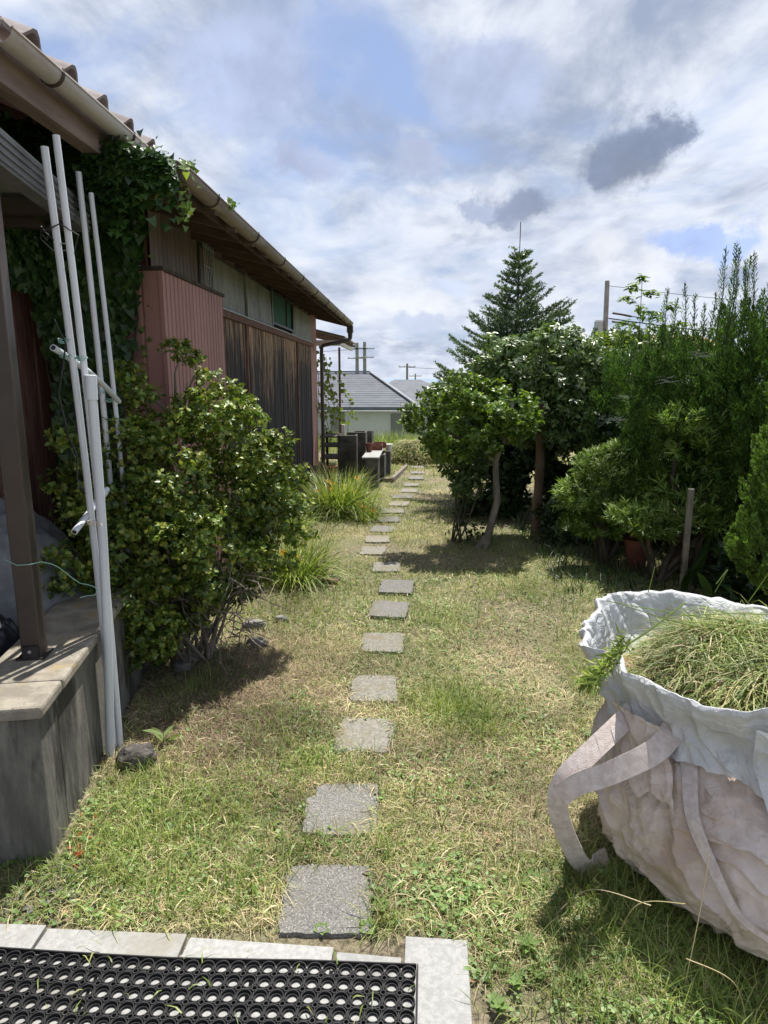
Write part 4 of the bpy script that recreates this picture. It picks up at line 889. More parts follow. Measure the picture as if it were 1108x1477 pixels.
# sub-clumps give the outline its uneven pads
c, d = blob_points(BLl, 330, .82); sub = [(*(c[i]), r, r, r * .75) for i, r in enumerate(R.uniform(.045, .105, 330))]
crown('foliage', sub, 7000, 7, .0285, M_bush, bu, LEAF, .45, .6, 0, -1, 1.25)
crown('inner_foliage', [(b[0], b[1], b[2], b[3] * .8, b[4] * .8, b[5] * .8) for b in BLl], 1800, 7, .030, M_bush, bu, LEAF, .5, .4, 0, -1, 1.25)
crown('young_tips', sub, 900, 6, .022, M_pale, bu, LEAF, .95, .8, 0, -.2, .9)
top = [(-1.38, 3.85, 1.90, .10, .08, .045), (-1.32, 3.86, 1.84, .09, .08, .04), (-1.62, 3.7, 1.74, .10, .1, .07), (-1.55, 3.7, 1.62, .12, .12, .06), (-1.80, 3.3, 1.42, .08, .08, .06)]
crown('top_sprigs', [(b[0] - O_[0], b[1] - O_[1], *b[2:]) for b in top], 230, 6, .030, M_bush, bu, LEAF, .4, .7, 0, -1, 1.25)
tr = MB()
for a in range(7):
    x0, y0 = random.uniform(-.12, .12), random.uniform(-.12, .12)
    for bb in random.sample(BLl, 4): limbs(tr, (x0, y0, -.02), [Vector(bb[:3])], .012, .003, .07, 6, 6)
limbs(tr, (-.1, 0, .6), [(-.08, .12, 1.5)], .018, .008, .1, 6, 6)
limbs(tr, (-.08, .12, 1.5), [(-.03, .10, 1.88), (.06, .12, 1.84), (-.26, -.05, 1.72), (.02, .1, 1.7)], .010, .003, .15, 5, 5)
limbs(tr, (-.2, -.3, .6), [(-.45, -.42, 1.40)], .01, .003, .08, 6, 5)
tr.build('branch', M_bark, bu, True)
tw = MB()
for _ in range(150):
    a = Vector((random.uniform(-.1, .42), random.uniform(-.30, .05), random.uniform(.22, .72))); d_ = Vector((random.uniform(-.3, 1), random.uniform(-1, .1), random.uniform(-.7, .4))).normalized() * random.uniform(.1, .32)
    tw.tube(curve(a, a + d_, 4, .16), [.004, .0035, .003, .002, .0012], 4)
tw.build('dead_twigs', M_twig, bu, kind='stuff')

# ------------------------------------------------------------------ grass clumps with orange flowers
def clump(label, c, r, h, n, nf, seed, mat=M_grass, wid=.012, cat='plant', name='arching_grass'):
    t = thing(name, label, cat, (c[0], c[1], float(gz(c[0], c[1]))))
    p = R.normal(0, r * .30, (n, 2)); az = np.arctan2(p[:, 1], p[:, 0]) + R.normal(0, .6, n)
    blades('leaves', p, np.zeros(n), R.uniform(.5, 1.1, n) * h * 1.35, R.uniform(.5, 1, n) * wid, R.uniform(.2, 1.35, n), mat, t, 'stuff', 6, az)
    if nf:
        fl = MB(); stm = MB()
        for k in range(nf):
            x, y = random.gauss(0, r * .45), random.gauss(0, r * .4) - r * .2; z = h * random.uniform(.5, .95)
            f_ = MB()
            for q_ in range(6):
                a = q_ * PI / 3; f_.raw([(0, 0, 0), (.022 * math.cos(a - .4), .022 * math.sin(a - .4), .02), (.048 * math.cos(a), .048 * math.sin(a), .018), (.022 * math.cos(a + .4), .022 * math.sin(a + .4), .02)], [(0, 1, 2, 3)])
            o = f_.build('flower', M_orange, t); o.location = (x, y, z); o.rotation_euler = (random.uniform(.2, 1.2), random.uniform(-.6, .6), random.uniform(0, 3))
            stm.tube(curve((x * .6, y * .6, 0), (x, y, z), 4, .05), .003, 4)
        stm.build('flower_stems', M_pale, t)
    return t
clump('wide arching grassy clump with orange flowers beside the shed corner', (-1.02, 8.5), .5, .52, 1100, 8, 1, M_lush, .016)
clump('upright leafy clump with one orange flower at the right of the bush', (-1.03, 5.5), .34, .42, 650, 2, 2, M_lush, .010)
clump('small grassy clump against the shed wall behind the bush', (-1.45, 7.4), .3, .35, 300, 0, 3, M_lush, .012)
clump('pale leaning weeds with tiny yellow flowers near the path', (-.62, 8.1), .28, .25, 300, 3, 3, M_grass, .010)

# ------------------------------------------------------------------ upright concrete blocks and shelves
def block(name, label, x0, x1, y, z1, th=.06, grp='upright concrete slabs beyond the shed'):
    t = thing(name, label, 'concrete block', ((x0 + x1) / 2, y, 0), random.uniform(-.05, .05), grp); w = (x1 - x0) / 2
    MB().box((-w, 0, -.05), (w, th, z1)).build('slab', M_blk, t, bevel=.006)
    MB().box((-w + .012, -.008, z1 * .62), (w - .012, -.0005, z1 * .63)).box((w - .03, th, 0), (w, th + .30, z1 - .004)).build('flange', M_blk, t, bevel=.004)
    return t
block('concrete_block', 'tallest nearest dark upright concrete block beside the shed downpipe', -1.34, -1.01, 11.3, .80)
block('concrete_block', 'middle one of the three tall dark concrete blocks', -1.28, -.93, 12.3, .78)
block('concrete_block', 'farthest of the three tall dark concrete blocks', -1.24, -.89, 13.5, .72)
block('concrete_block', 'nearest of the low dark concrete blocks, next to the arching grass', -.80, -.60, 10.54, .48)
block('concrete_block', 'middle one of the low dark concrete blocks', -.74, -.53, 11.3, .47)
block('concrete_block', 'farthest of the low dark concrete blocks, next to the timber edging', -.68, -.46, 12.1, .45)
sf = MB().box((-.86, 10.55, .482), (-.58, 12.3, .51)).build('shelf_board', M_tile, bevel=.004); tag(sf, 'pale board lying on top of the low concrete blocks', 'board')
for (x, y, s, l) in ((-.72, 11.8, .13, 'red plastic tray on the pale board, nearest one'), (-.66, 12.2, .12, 'red tray at the far end of the pale board')):
    t = thing('plant_tray', l, 'tray', (x, y, .512)); MB().box((-s, -s, 0), (s, s, .02)).box((-s, -s, .02), (s, -s + .012, .09)).box((-s, s - .012, .02), (s, s, .09)).box((-s, -s, .02), (-s + .012, s, .09)).box((s - .012, -s, .02), (s, s, .09)).build('tray_body', M_terra, t)
    MB().raw([(x_ * s * .85, y_ * s * .85, .03 + .05 * random.random()) for y_ in np.linspace(-1, 1, 5) for x_ in np.linspace(-1, 1, 5)], [(i * 5 + j, i * 5 + j + 1, i * 5 + j + 6, i * 5 + j + 5) for i in range(4) for j in range(4)]).build('soil', M_barkd, t)
t = thing('clay_pot', 'slim dark red pot standing on the pale board', 'pot', (-.80, 11.4, .512)); MB().lathe([(.001, 0), (.045, 0), (.06, .12), (.066, .12), (.066, .15), (.052, .15), (.05, .13), (.001, .12)], 14).build('pot_body', M_terra, t, True)
t = thing('clay_pot', 'squat red brown pot on the ground between the tall blocks and the shed', 'pot', (-1.45, 11.0, 0)); MB().lathe([(.001, 0), (.09, 0), (.13, .26), (.14, .26), (.14, .31), (.12, .31), (.11, .27), (.001, .25)], 16).build('pot_body', M_terra, t, True)
t = thing('white_pot', 'small white pot at the far end of the pale board', 'pot', (-.50, 12.45, .42)); MB().lathe([(.001, 0), (.05, 0), (.07, .13), (.06, .13), (.001, .11)], 14).build('pot_body', M_white, t, True)
rk = thing('wooden_rack', 'dark low wooden rack between the downpipe and the tall blocks', 'rack', (-1.62, 12.9, 0))
for x in (-.16, .16):
    for y in (-.35, .35): MB().box((x - .025, y - .025, 0), (x + .025, y + .025, .72)).build('leg', M_plaindark, rk)
for z in (.25, .48, .66): MB().box((-.2, -.4, z), (.2, .4, z + .025)).build('shelf', M_plaindark, rk)
o = MB().box((-.03, -.03, 0), (.03, .03, .88)).build('white_post', M_white, bevel=.003); o.location = (-1.42, 13.0, 0); tag(o, 'short white stake beside the wooden rack', 'post')
tf = thing('timber_edging', 'old grey timber bed edging by the far end of the path', 'timber', (-.28, 12.2, 0), -.12)
MB().box((-.03, -.9, 0), (.03, .9, .08)).build('long_timber', M_twig, tf); MB().box((-.3, -.97, 0), (.03, -.91, .07)).build('end_timber', M_twig, tf)
o = MB().box((-.45, -.03, 0), (.45, .03, .05)).build('timber_edge', M_plaindark); o.location = (.62, 13.2, 0); tag(o, 'dark timber strip lying right of the farthest stepping slab', 'timber')

# mound of cut grass
mo = thing('cut_grass_mound', 'mound of drying cut grass at the far end of the lawn', 'mound', (.05, 14.3, 0))
n = 60; u = np.linspace(-1, 1, n); U, V_ = np.meshgrid(u, u); r = np.sqrt(U ** 2 + V_ ** 2); mh = lambda U, V_: np.clip(1 - U ** 2 - V_ ** 2, 0, 1) ** .8 * (.34 + .16 * fbm(U * 3, V_ * 3, 0, 8))
i = np.arange(n * n).reshape(n, n); F = np.stack([i[:-1, :-1], i[:-1, 1:], i[1:, 1:], i[1:, :-1]], -1).reshape(-1, 4)
npobj('heap', np.stack([U * .85, V_ * .7, mh(U, V_) - .02], -1).reshape(-1, 3), F, M_litter, mo, smooth=True)
n = 7000; a = R.uniform(0, 2 * PI, n); q_ = np.sqrt(R.random(n)); U = q_ * np.cos(a); V_ = q_ * np.sin(a)
blades('clippings', np.stack([U * .9, V_ * .75], 1), mh(U, V_), R.uniform(.08, .28, n), R.uniform(.005, .012, n), R.uniform(1.0, 1.6, n), M_grass, mo)
blades('dry_strands', np.stack([U * .88, V_ * .73], 1)[:3000], mh(U, V_)[:3000] + .01, R.uniform(.1, .3, 3000), R.uniform(.005, .012, 3000), R.uniform(1.2, 1.6, 3000), M_dry, mo)
# tall grass strip along the fence
n = 9000; p = np.stack([R.uniform(-3.2, 3.5, n), R.uniform(15.8, 20.2, n)], 1)
tag(blades('tall_grass', p, gz(p[:, 0], p[:, 1]), R.uniform(.12, .45, n) * np.clip((p[:, 1] - 14.8) / 3, .3, 1), R.uniform(.008, .016, n), R.uniform(.05, .8, n), M_lush), 'tall weedy grass along the chain link fence', 'grass', kind='stuff')

# ------------------------------------------------------------------ chain link fence
fc = thing('chain_link_fence', 'grey chain link fence across the far end of the garden', 'fence', (0, 18.6, 0))
for x in np.arange(-5, 7, 1.55): MB().tube([(x, 0, -.1), (x, 0, .92)], .022, 8).build('fence_post', M_galv, fc)
MB().tube([(-5, 0, .90), (6, 0, .90)], .016, 6).build('top_rail', M_galv, fc)
nw = 220; x = np.linspace(-5.5, 6, nw); P1 = np.zeros((nw * 2, 2, 3)); s = np.concatenate([np.ones(nw), -np.ones(nw)]); xx = np.tile(x, 2)
P1[:, 0] = np.stack([xx, np.zeros(2 * nw), np.full(2 * nw, .02)], 1); P1[:, 1] = np.stack([xx + s * .88, np.zeros(2 * nw), np.full(2 * nw, .90)], 1)
sd = nrm(np.stack([np.ones(2 * nw), np.zeros(2 * nw), -s], 1)); ribbons('wire_mesh', P1, sd, np.full((2 * nw, 2), .0038), M_galv, fc)

# ------------------------------------------------------------------ awning and vine beyond the shed
aw = thing('lean_to_canopy', 'small lean-to canopy on a thin dark post beyond the shed corner', 'canopy', (-1.9, 13.6, 0))
MB().raw([(-1.2, -1.1, 2.93), (.58, -1.1, 2.50), (.58, 1.4, 2.50), (-1.2, 1.4, 2.93), (-1.2, -1.1, 2.96), (.58, -1.1, 2.53), (.58, 1.4, 2.53), (-1.2, 1.4, 2.96)], [(0, 3, 2, 1), (4, 5, 6, 7), (0, 1, 5, 4), (1, 2, 6, 5), (2, 3, 7, 6), (3, 0, 4, 7)]).build('canopy_roof', M_ktile, aw)
for k in range(5): MB().bar((-1.2, -1.05 + k * .58, 2.885), (.56, -1.05 + k * .58, 2.465), .04, .05).build('rafter', M_fascia, aw)
MB().box((.44, -1.1, 2.38), (.50, 1.4, 2.44)).build('beam', M_white, aw); MB().box((-1.2, -1.08, 2.36), (.5, -1.04, 2.46)).build('front_board', M_white, aw)
MB().box((.34, -.1, 0), (.38, -.06, 2.38)).build('post', M_rail, aw)
vi = thing('kiwi_vine', 'round leaved vine trailing from the canopy beside the downpipe', 'vine', (-1.7, 13.4, 0))
c_ = []; stm = MB()
for (x0, x1, z0, z1) in ((-.25, .1, 2.3, 1.2), (-.2, .32, 2.2, .9), (-.1, .18, 2.2, 1.0), (-.3, .0, 2.1, .7), (.1, .42, 1.9, 1.0), (-.25, .05, 1.7, .9), (-.3, -.05, 1.5, .6)):
    pts = curve((x0, 0, z0), (x1, random.uniform(-.3, .2), z1), 12, .08); stm.tube(pts, .006, 5); c_ += [tuple(p + Vector((random.gauss(0, .05), random.gauss(0, .05), random.gauss(0, .04)))) for p in pts for _ in range(3)]
stm.build('stems', M_barkb, vi)
V0, F0 = ROUND; lm = None
for p in random.sample(c_, min(len(c_), 170)):
    if lm is None: lm = MB().raw([(v[0], v[1], v[2]) for v in V0], F0.tolist()).build('leaf', M_pale, vi); o = lm
    else: o = link('leaf', lm.data, vi)
    o.location = p; s = random.uniform(.06, .11); o.scale = (s, s, s); o.rotation_euler = (random.uniform(-1.9, -.5), random.uniform(-.5, .5), random.uniform(-1.2, 1.2))

# ------------------------------------------------------------------ neighbouring house
nh = thing('neighbour_house', 'pale single storey house with a grey slate hipped roof beyond the fence', 'house', (-3.2, 28, -1.75))
MB().box((-3.4, 0, 0), (3.0, 7, 2.42)).build('wall', M_wallh, nh)
EZ, RZ = 2.42, 3.85
rx0, rx1, ry0, ry1 = -3.9, 3.3, -.5, 7.5; hx = 1.05
MB().raw([(rx0, ry0, EZ), (rx1, ry0, EZ), (rx1, ry1, EZ), (rx0, ry1, EZ), (-2.2, 3.5, RZ), (hx, 3.5, RZ)], [(0, 1, 5, 4), (1, 2, 5), (2, 3, 4, 5), (3, 0, 4), (0, 3, 2, 1)]).build('roof', M_slate, nh)
rows = 16
for k in range(rows):
    t0, t1 = k / rows, (k + 1) / rows; m = MB()
    def pt(t, side): return Vector((rx0, ry0, EZ)).lerp(Vector((-2.2, 3.5, RZ)), t) if side == 0 else Vector((rx1, ry0, EZ)).lerp(Vector((hx, 3.5, RZ)), t)
    up = Vector((0, -.01, .018)); m.raw([pt(t0, 0) + up, pt(t0, 1) + up, pt(t1, 1) + up * .4, pt(t1, 0) + up * .4, pt(t0, 0), pt(t0, 1)], [(0, 1, 2, 3), (4, 5, 1, 0)]); m.build('slate_course', M_slate, nh)
MB().bar((rx1, ry0, EZ + .08), (hx, 3.5, RZ + .08), .14, .06).build('hip_cap', M_ridge, nh); MB().bar((-2.2, 3.5, RZ + .07), (hx, 3.5, RZ + .07), .16, .08).build('ridge_cap', M_ridge, nh)
MB().box((rx0, ry0 - .06, EZ - .14), (rx1, ry0, EZ + .02)).box((rx1, ry0, EZ - .14), (rx1 + .06, ry1, EZ + .02)).build('eave_gutter', M_slate, nh)
for x, w, z0, z1 in ((-2.3, .5, .9, 2.1), (-1.25, .22, .6, 2.1), (-.35, .5, .6, 2.2), (2.2, .9, .5, 2.1)):
    f_ = MB().box((x - .04, -.05, z0 - .04), (x + w + .04, -.004, z1 + .04)).build('window', M_frame, nh); MB().box((x, -.07, z0), (x + w, -.052, z1)).build('pane', M_glassd, f_)
MB().box((-1.3, -1.2, 1.28), (-.1, -1.1, 1.40)).box((-1.3, -1.1, 1.28), (-.1, -.08, 1.34)).build('balcony_rail', M_slate, nh)
n2 = thing('far_house', 'second grey roofed house partly hidden behind the neighbour, with a small skylight dormer', 'house', (1.2, 40, -1.75))
MB().box((-4.2, 0, 0), (1.3, 7, 2.4)).build('wall', M_wallh, n2)
MB().raw([(-4.8, -.6, 2.4), (1.9, -.6, 2.4), (1.9, 7.6, 2.4), (-4.8, 7.6, 2.4), (-2.6, 3.5, 3.6), (-.9, 3.5, 3.6)], [(0, 1, 5, 4), (1, 2, 5), (2, 3, 4, 5), (3, 0, 4), (0, 3, 2, 1)]).build('roof', M_slate, n2)
MB().raw([(-.5, .3, 2.75), (.6, .3, 2.75), (.6, 1.6, 3.05), (-.5, 1.6, 3.05), (-.5, .3, 2.95), (.6, .3, 2.95), (.6, 1.6, 3.2), (-.5, 1.6, 3.2)], [(4, 5, 6, 7), (0, 1, 5, 4), (1, 2, 6, 5), (3, 0, 4, 7)]).build('dormer', M_white, n2)
n3 = thing('orange_roof_house', 'house with an orange brown roof showing between the tree tops on the right', 'house', (10.4, 26, -1.75))
MB().box((-2.0, 0, 0), (2, 4, 4.25)).build('wall', M_wallh, n3)
MB().raw([(-2.5, -.5, 4.2), (2.5, -.5, 4.2), (2.5, 4.5, 4.2), (-2.5, 4.5, 4.2), (-1, 2, 5.3), (1, 2, 5.3)], [(0, 1, 5, 4), (1, 2, 5), (2, 3, 4, 5), (3, 0, 4), (0, 3, 2, 1)]).build('roof', M_oroof, n3)

# ------------------------------------------------------------------ utility poles and lines
def upole(label, x, y, h, r, arms, lean=0, extra=False):
    t = thing('utility_pole', label, 'utility pole', (x, y, -1.75), 0, 'utility poles beyond the garden')
    MB().tube([(0, 0, 0), (lean * h, 0, h)], [r, r * .7], 10).build('pole', M_polec, t)
    for z, w in arms:
        a = MB().box((lean * z - w / 2, -.05 - r, z - .05), (lean * z + w / 2, .02 - r, z + .05)).build('cross_arm', M_polec, t)
        for k in (-.9, -.3, .3, .9): MB().lathe([(.03, 0), (.05, .06), (.03, .12), (.05, .18), (.001, .2)], 8, (lean * z + k * w / 2, -.04 - r, z + .05)).build('insulator', M_white, a)
    if extra:
        MB().lathe([(.001, 0), (.17, 0), (.19, .1), (.19, .55), (.15, .62), (.001, .64)], 14, (-.32 + lean * 5.7, -.1, 5.45)).build('transformer', M_galv, t)
        c = MB()
        for z in (6.0, 6.35, 5.6): c.tube([(.1, -.2, z), (.5, -.2, z - .06), (.9, -.2, z - .14)], .045, 6).tube([(.9, -.2, z - .14), (1.3, -.2, z - .2)], .02, 5)
        c.build('cable_splices', M_black, t)
    return t
upole('leaning utility pole with cables rising above the right hand hedge', 8.3, 30, 7.7, .14, (), -.02, True)
upole('left one of the pair of tall poles behind the slate roof', -7.0, 80, 8.0, .26, ((7.3, 2.4), (6.2, 2.2)))
upole('right one of the pair of tall poles behind the slate roof', -6.1, 80, 8.1, .26, ((7.3, 2.4), (6.3, 2.2)))
upole('single distant pole right of the slate roof ridge', -1.05, 80, 5.6, .18, ((5.2, 2.0),))
upole('small distant pole left of the tree crown', -.1, 110, 4.8, .15, ((4.4, 2.0),))
def wire(label, a, b, sag, r=.012): tag(MB().tube(curve(a, b, 14, 0, sag), r, 4).build('overhead_line', M_wire), label, 'power line', 'overhead lines')
wire('thin overhead line running right from the leaning pole top', (8.2, 30, 5.75), (22, 30, 4.9), .3)
wire('cable bundle running right from the middle of the leaning pole', (8.3, 30, 4.4), (24, 32, 3.4), .3, .03)
wire('lowest cable running right from the leaning pole', (8.3, 30, 3.9), (24, 32, 2.9), .3, .02)
wire('distant line running left from the paired poles', (-7, 80, 5.5), (-40, 70, 6), 1, .03)
wire('distant line running right from the single distant pole', (-1, 80, 3.4), (30, 95, 3.6), .5, .025)

# ------------------------------------------------------------------ trees on the right
# spreading tree with pale curved trunk
t1 = thing('small_spreading_tree', 'small spreading tree with pale crooked trunk beside the path', 'tree', (.78, 6.73, 0))
m = MB().tube([(-.06, 0, -.03), (-.02, 0, .10), (.02, 0, .28), (.07, 0, .50), (.05, .02, .72), (.04, 0, .92), (.10, 0, 1.08), (.17, .02, 1.28), (.2, .05, 1.5)], [.055, .045, .038, .036, .034, .032, .026, .022, .014], 9)
m.tube([(-.15, -.05, -.03), (-.08, -.02, .05), (-.02, 0, .14)], [.03, .035, .03], 7)
m.build('trunk', M_bark, t1, True)
m = MB().tube([(.04, 0, .90), (-.05, 0, .98), (-.14, 0, 1.08), (-.28, 0, 1.13), (-.42, .0, 1.18), (-.6, 0, 1.3)], [.022, .02, .018, .016, .013, .008], 7)
for tg in ((-.75, .1, 1.5), (-.5, -.2, 1.45), (-.3, .2, 1.5), (0, -.2, 1.5), (.2, .2, 1.6), (-.1, 0, 1.7)): limbs(m, (-.1 if tg[0] < 0 else .1, 0, 1.12), [tg], .012, .003, .1)
m.build('branch', M_bark, t1, True)
B1 = [(-.70, 0, 1.36, .18, .24, .14), (-.52, 0, 1.48, .22, .30, .16), (-.30, .0, 1.55, .24, .3, .2), (-.02, 0, 1.52, .24, .36, .2), (.2, 0, 1.42, .22, .36, .24), (-.3, -.1, 1.28, .30, .3, .18), (.05, -.05, 1.26, .26, .3, .16), (-.55, -.05, 1.22, .24, .25, .12), (-.42, -.1, 1.05, .2, .2, .12), (-.15, -.1, 1.1, .22, .2, .12), (.28, 0, 1.12, .14, .2, .14), (-.62, 0, 1.08, .12, .15, .08)]
c, d = blob_points(B1, 150, .95); crown('crown', [(*c[i], q, q, q * .7) for i, q in enumerate(R.uniform(.05, .12, 150))], 2300, 6, .048, M_citrus, t1, LEAF, .4, .7, 0, -1, 1.1)
# bushy sapling at its foot
t2 = thing('sapling', 'thin dark stemmed sapling at the foot of the pale crooked trunk', 'sapling', (.5, 6.95, 0)); m = MB(); B2 = []
for k in range(7):
    tp = Vector((random.uniform(-.28, .28), random.uniform(-.2, .2), random.uniform(.8, 1.2))); m.tube(curve((random.uniform(-.1, .12), random.uniform(-.08, .08), -.02), tp, 6, .05), list(np.linspace(.011, .003, 7)), 5); B2 += [(*(tp * .9), .13, .13, .14), (tp.x * .8, tp.y * .8, tp.z * .72, .11, .11, .1)]
m.build('stem', M_barkd, t2); crown('foliage', B2, 380, 5, .055, M_camel, t2, LEAF, .3, .5, .2)
crown('low_leaves', [(.0, -.1, .25, .2, .15, .2), (.15, 0, .15, .2, .2, .12)], 30, 5, .05, M_dark, t2, LEAF, .3, .5, .2)
# glossy tree with brown trunk
t3 = thing('glossy_evergreen_tree', 'glossy drooping leaved tree with a straight red brown trunk', 'tree', (1.41, 7.47, 0))
MB().tube([(0, 0, -.03), (-.01, 0, .06), (-.01, 0, .4), (.0, 0, .8), (-.03, 0, 1.3), (0, 0, 2.0)], [.085, .062, .052, .055, .045, .02], 10).build('trunk', M_barkb, t3, True)
m = MB()
B3 = [(-.45, 0, 1.75, .36, .4, .34), (-.1, -.05, 1.92, .42, .45, .32), (.3, 0, 1.85, .38, .4, .34), (-.55, -.05, 1.95, .2, .3, .2), (.0, -.1, 1.50, .40, .35, .26), (-.2, 0, 1.25, .26, .3, .24), (.45, .1, 1.5, .35, .4, .35), (.15, .1, 2.1, .3, .3, .18), (.62, -.05, 1.75, .3, .3, .3), (.3, -.1, 1.2, .3, .3, .25), (-.5, 0, 1.45, .25, .3, .2), (.62, 0, 1.25, .3, .3, .3)]
for b_ in B3: limbs(m, (0, 0, 1.1), [b_[:3]], .02, .005, .12)
m.build('branch', M_barkb, t3, True)
c, d = blob_points(B3, 230, .88); crown('crown', [(*c[i], q, q, q * .8) for i, q in enumerate(R.uniform(.07, .15, 230))], 3500, 6, .064, M_camel, t3, LEAF, .4, .35, .45, -1, .85)
# fir
def conifer(label, c, h, R0, name, z0, tiers, seed, mat=M_fir, rod=0.0):
    t = thing(name, label, 'tree', c); m = MB(); br = MB(); NP = []; NF = []
    m.tube([(0, 0, -.05), (0, 0, h)], [.07, .008], 8); m.build('trunk', M_barkd, t)
    for k in range(tiers):
        z = z0 + (h - z0) * (k / tiers) ** .92; rr = R0 * (1 - (z - z0) / (h - z0)) ** 1.12 * random.uniform(.85, 1.1) + .09
        nb = 11 if k < tiers * .55 else 6
        for j in range(nb):
            a = j * 2 * PI / nb + k * 1.1 + random.uniform(-.2, .2); L = rr * random.uniform(.75, 1.15); up = random.uniform(-.05, .42) + .35 * (k / tiers)
            P0 = Vector((0, 0, z)); e = Vector((math.cos(a) * L, math.sin(a) * L, z + L * up)); pts = [P0.lerp(e, s) + Vector((0, 0, -.08 * L * math.sin(PI * s))) for s in np.linspace(0, 1, 6)]
            br.tube(pts, list(np.linspace(.008, .002, 6)), 4)
            segs = [(pts[q], pts[q + 1]) for q in range(1, 5)] + [(pts[4], pts[5] + (pts[5] - pts[4]) * .3)]
            side = Vector((-math.sin(a), math.cos(a), 0)); dr = (e - P0).normalized()
            for s in np.arange(.2, 1.0, max(.07, .10 / max(L, .2))):
                for sg in (-1, 1):
                    l = .38 * L * (1.08 - s) + .06; p = P0.lerp(e, s) + Vector((0, 0, -.08 * L * math.sin(PI * s))); segs.append((p, p + (dr * .75 + side * sg * .75 + Vector((0, 0, .12))) * l * random.uniform(.8, 1.1)))
            for A, B in segs:
                n_ = max(5, int((B - A).length / .0038)); tt = R.random(n_); A_ = np.array(A); B_ = np.array(B); dv = (B_ - A_) / max((B - A).length, 1e-6)
                NP.append(A_ + (B_ - A_) * tt[:, None]); rv = sph(n_); NF.append(nrm(rv * .9 + dv * .7 + np.array([0, 0, .25])))
    br.build('branch', M_barkd, t, kind='stuff')
    NPs = np.concatenate(NP); NFs = np.concatenate(NF); leafmesh('needles', SLIM, NPs, NFs, sph(len(NPs)), R.uniform(.030, .046, len(NPs)), mat, t, width=1.5)
    if rod: MB().tube([(0, 0, h - .05), (0.0, 0, h + rod)], .006, 5).build('leader', M_barkd, t)
    return t
conifer('tall fir with layered upswept branches and a bare leader on top', (1.40, 9.6, 0), 3.45, 1.50, 'fir_tree', .8, 22, 1, rod=.38)
conifer('smaller fir top to the right of the tall fir', (2.05, 9.9, 0), 2.75, .75, 'fir_tree', 1.2, 11, 2)
# climber on the fir top
cl_ = thing('climbing_vine', 'sparse vine draped over the top of the tall fir', 'vine', (1.40, 9.6, 0))
m = MB(); c_ = []
for tg in ((-.22, 0, 3.15), (-.33, 0, 3.0), (-.1, -.1, 3.5), (.1, 0, 3.45), (-.3, 0, 2.85)):
    pts = curve((0, -.05, 3.35), tg, 8, .15); m.tube(pts, .004, 4); c_ += [tuple(p) for p in pts[1:] for _ in range(4)]
m.build('stems', M_barkb, cl_); c_ = np.array(c_) + R.normal(0, .02, (len(c_), 3)); leafmesh('leaves', LEAF, c_, sph(len(c_)), sph(len(c_)), .045, M_pale, cl_)

def shrub(label, c, blobs, nsub, nros, k, size, mat, name='shrub', T=LEAF, updir=.5, droop=0, bark=M_barkd, stems=6, width=1.0, cat='shrub', sr=(.08, .14), lift=.3):
    t = thing(name, label, cat, (*c, 0)); cc, d = blob_points(blobs, nsub, .8)
    crown('foliage', [(*cc[i], r, r, r * .85) for i, r in enumerate(R.uniform(*sr, nsub))], nros, k, size, mat, t, T, .35, updir, droop, -1, width, .9, lift)
    m = MB()
    for b_ in random.sample(blobs, min(stems, len(blobs))): m.tube(curve((random.uniform(-.1, .1), random.uniform(-.1, .1), -.03), b_[:3], 6, .06), list(np.linspace(.022, .006, 7)), 6)
    m.build('stem', bark, t); return t
# dark hedge mass behind (separate shrubs)
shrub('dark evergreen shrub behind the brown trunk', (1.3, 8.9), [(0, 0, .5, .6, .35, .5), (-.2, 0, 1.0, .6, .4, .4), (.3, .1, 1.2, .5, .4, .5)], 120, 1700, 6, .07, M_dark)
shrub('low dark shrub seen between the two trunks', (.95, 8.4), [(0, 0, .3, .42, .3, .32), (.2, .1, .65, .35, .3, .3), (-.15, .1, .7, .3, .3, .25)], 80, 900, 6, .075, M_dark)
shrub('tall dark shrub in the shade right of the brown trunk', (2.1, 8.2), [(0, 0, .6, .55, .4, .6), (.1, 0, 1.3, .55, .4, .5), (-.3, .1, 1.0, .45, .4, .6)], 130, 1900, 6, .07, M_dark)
shrub('broad pale leaved shrub between the glossy tree and the juniper hedge', (2.35, 7.7), [(-.1, -.1, 1.0, .35, .3, .35), (.0, 0, 1.45, .45, .35, .4), (.25, 0, 1.9, .4, .35, .35), (-.2, .1, 1.85, .4, .35, .3), (.3, -.1, 1.2, .3, .3, .3), (-.2, -.25, .95, .25, .2, .2)], 150, 1900, 6, .062, M_pale)
shrub('yellow green shrub top beside the leaning utility pole', (2.9, 8.6), [(0, 0, 1.9, .5, .4, .45), (-.5, 0, 1.95, .4, .3, .35), (.4, .1, 1.7, .5, .4, .6), (0, 0, 1.2, .7, .4, .6)], 140, 1500, 6, .055, M_pale)
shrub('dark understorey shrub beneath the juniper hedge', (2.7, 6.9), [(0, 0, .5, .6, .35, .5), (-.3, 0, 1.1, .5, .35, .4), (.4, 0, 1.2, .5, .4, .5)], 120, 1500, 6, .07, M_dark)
shrub('unseen hedge shrub added beyond the right edge to shade the shrubs in view', (4.0, 5.2), [(0, 0, 1.0, .6, .8, 1.0), (0, 0, 1.8, .5, .8, .6), (0, 1.2, 1.2, .6, .8, 1.1), (.1, -1.0, 1.0, .6, .7, .9)], 160, 2200, 6, .08, M_dark)  # unseen, added out of view to shade the lower shrubs
shrub('dark inner shrub filling the gap behind the juniper trunks', (3.3, 6.3), [(0, 0, .5, .7, .4, .55), (-.1, 0, 1.2, .6, .4, .6), (.5, 0, .8, .6, .4, .8)], 120, 1700, 6, .07, M_dark)
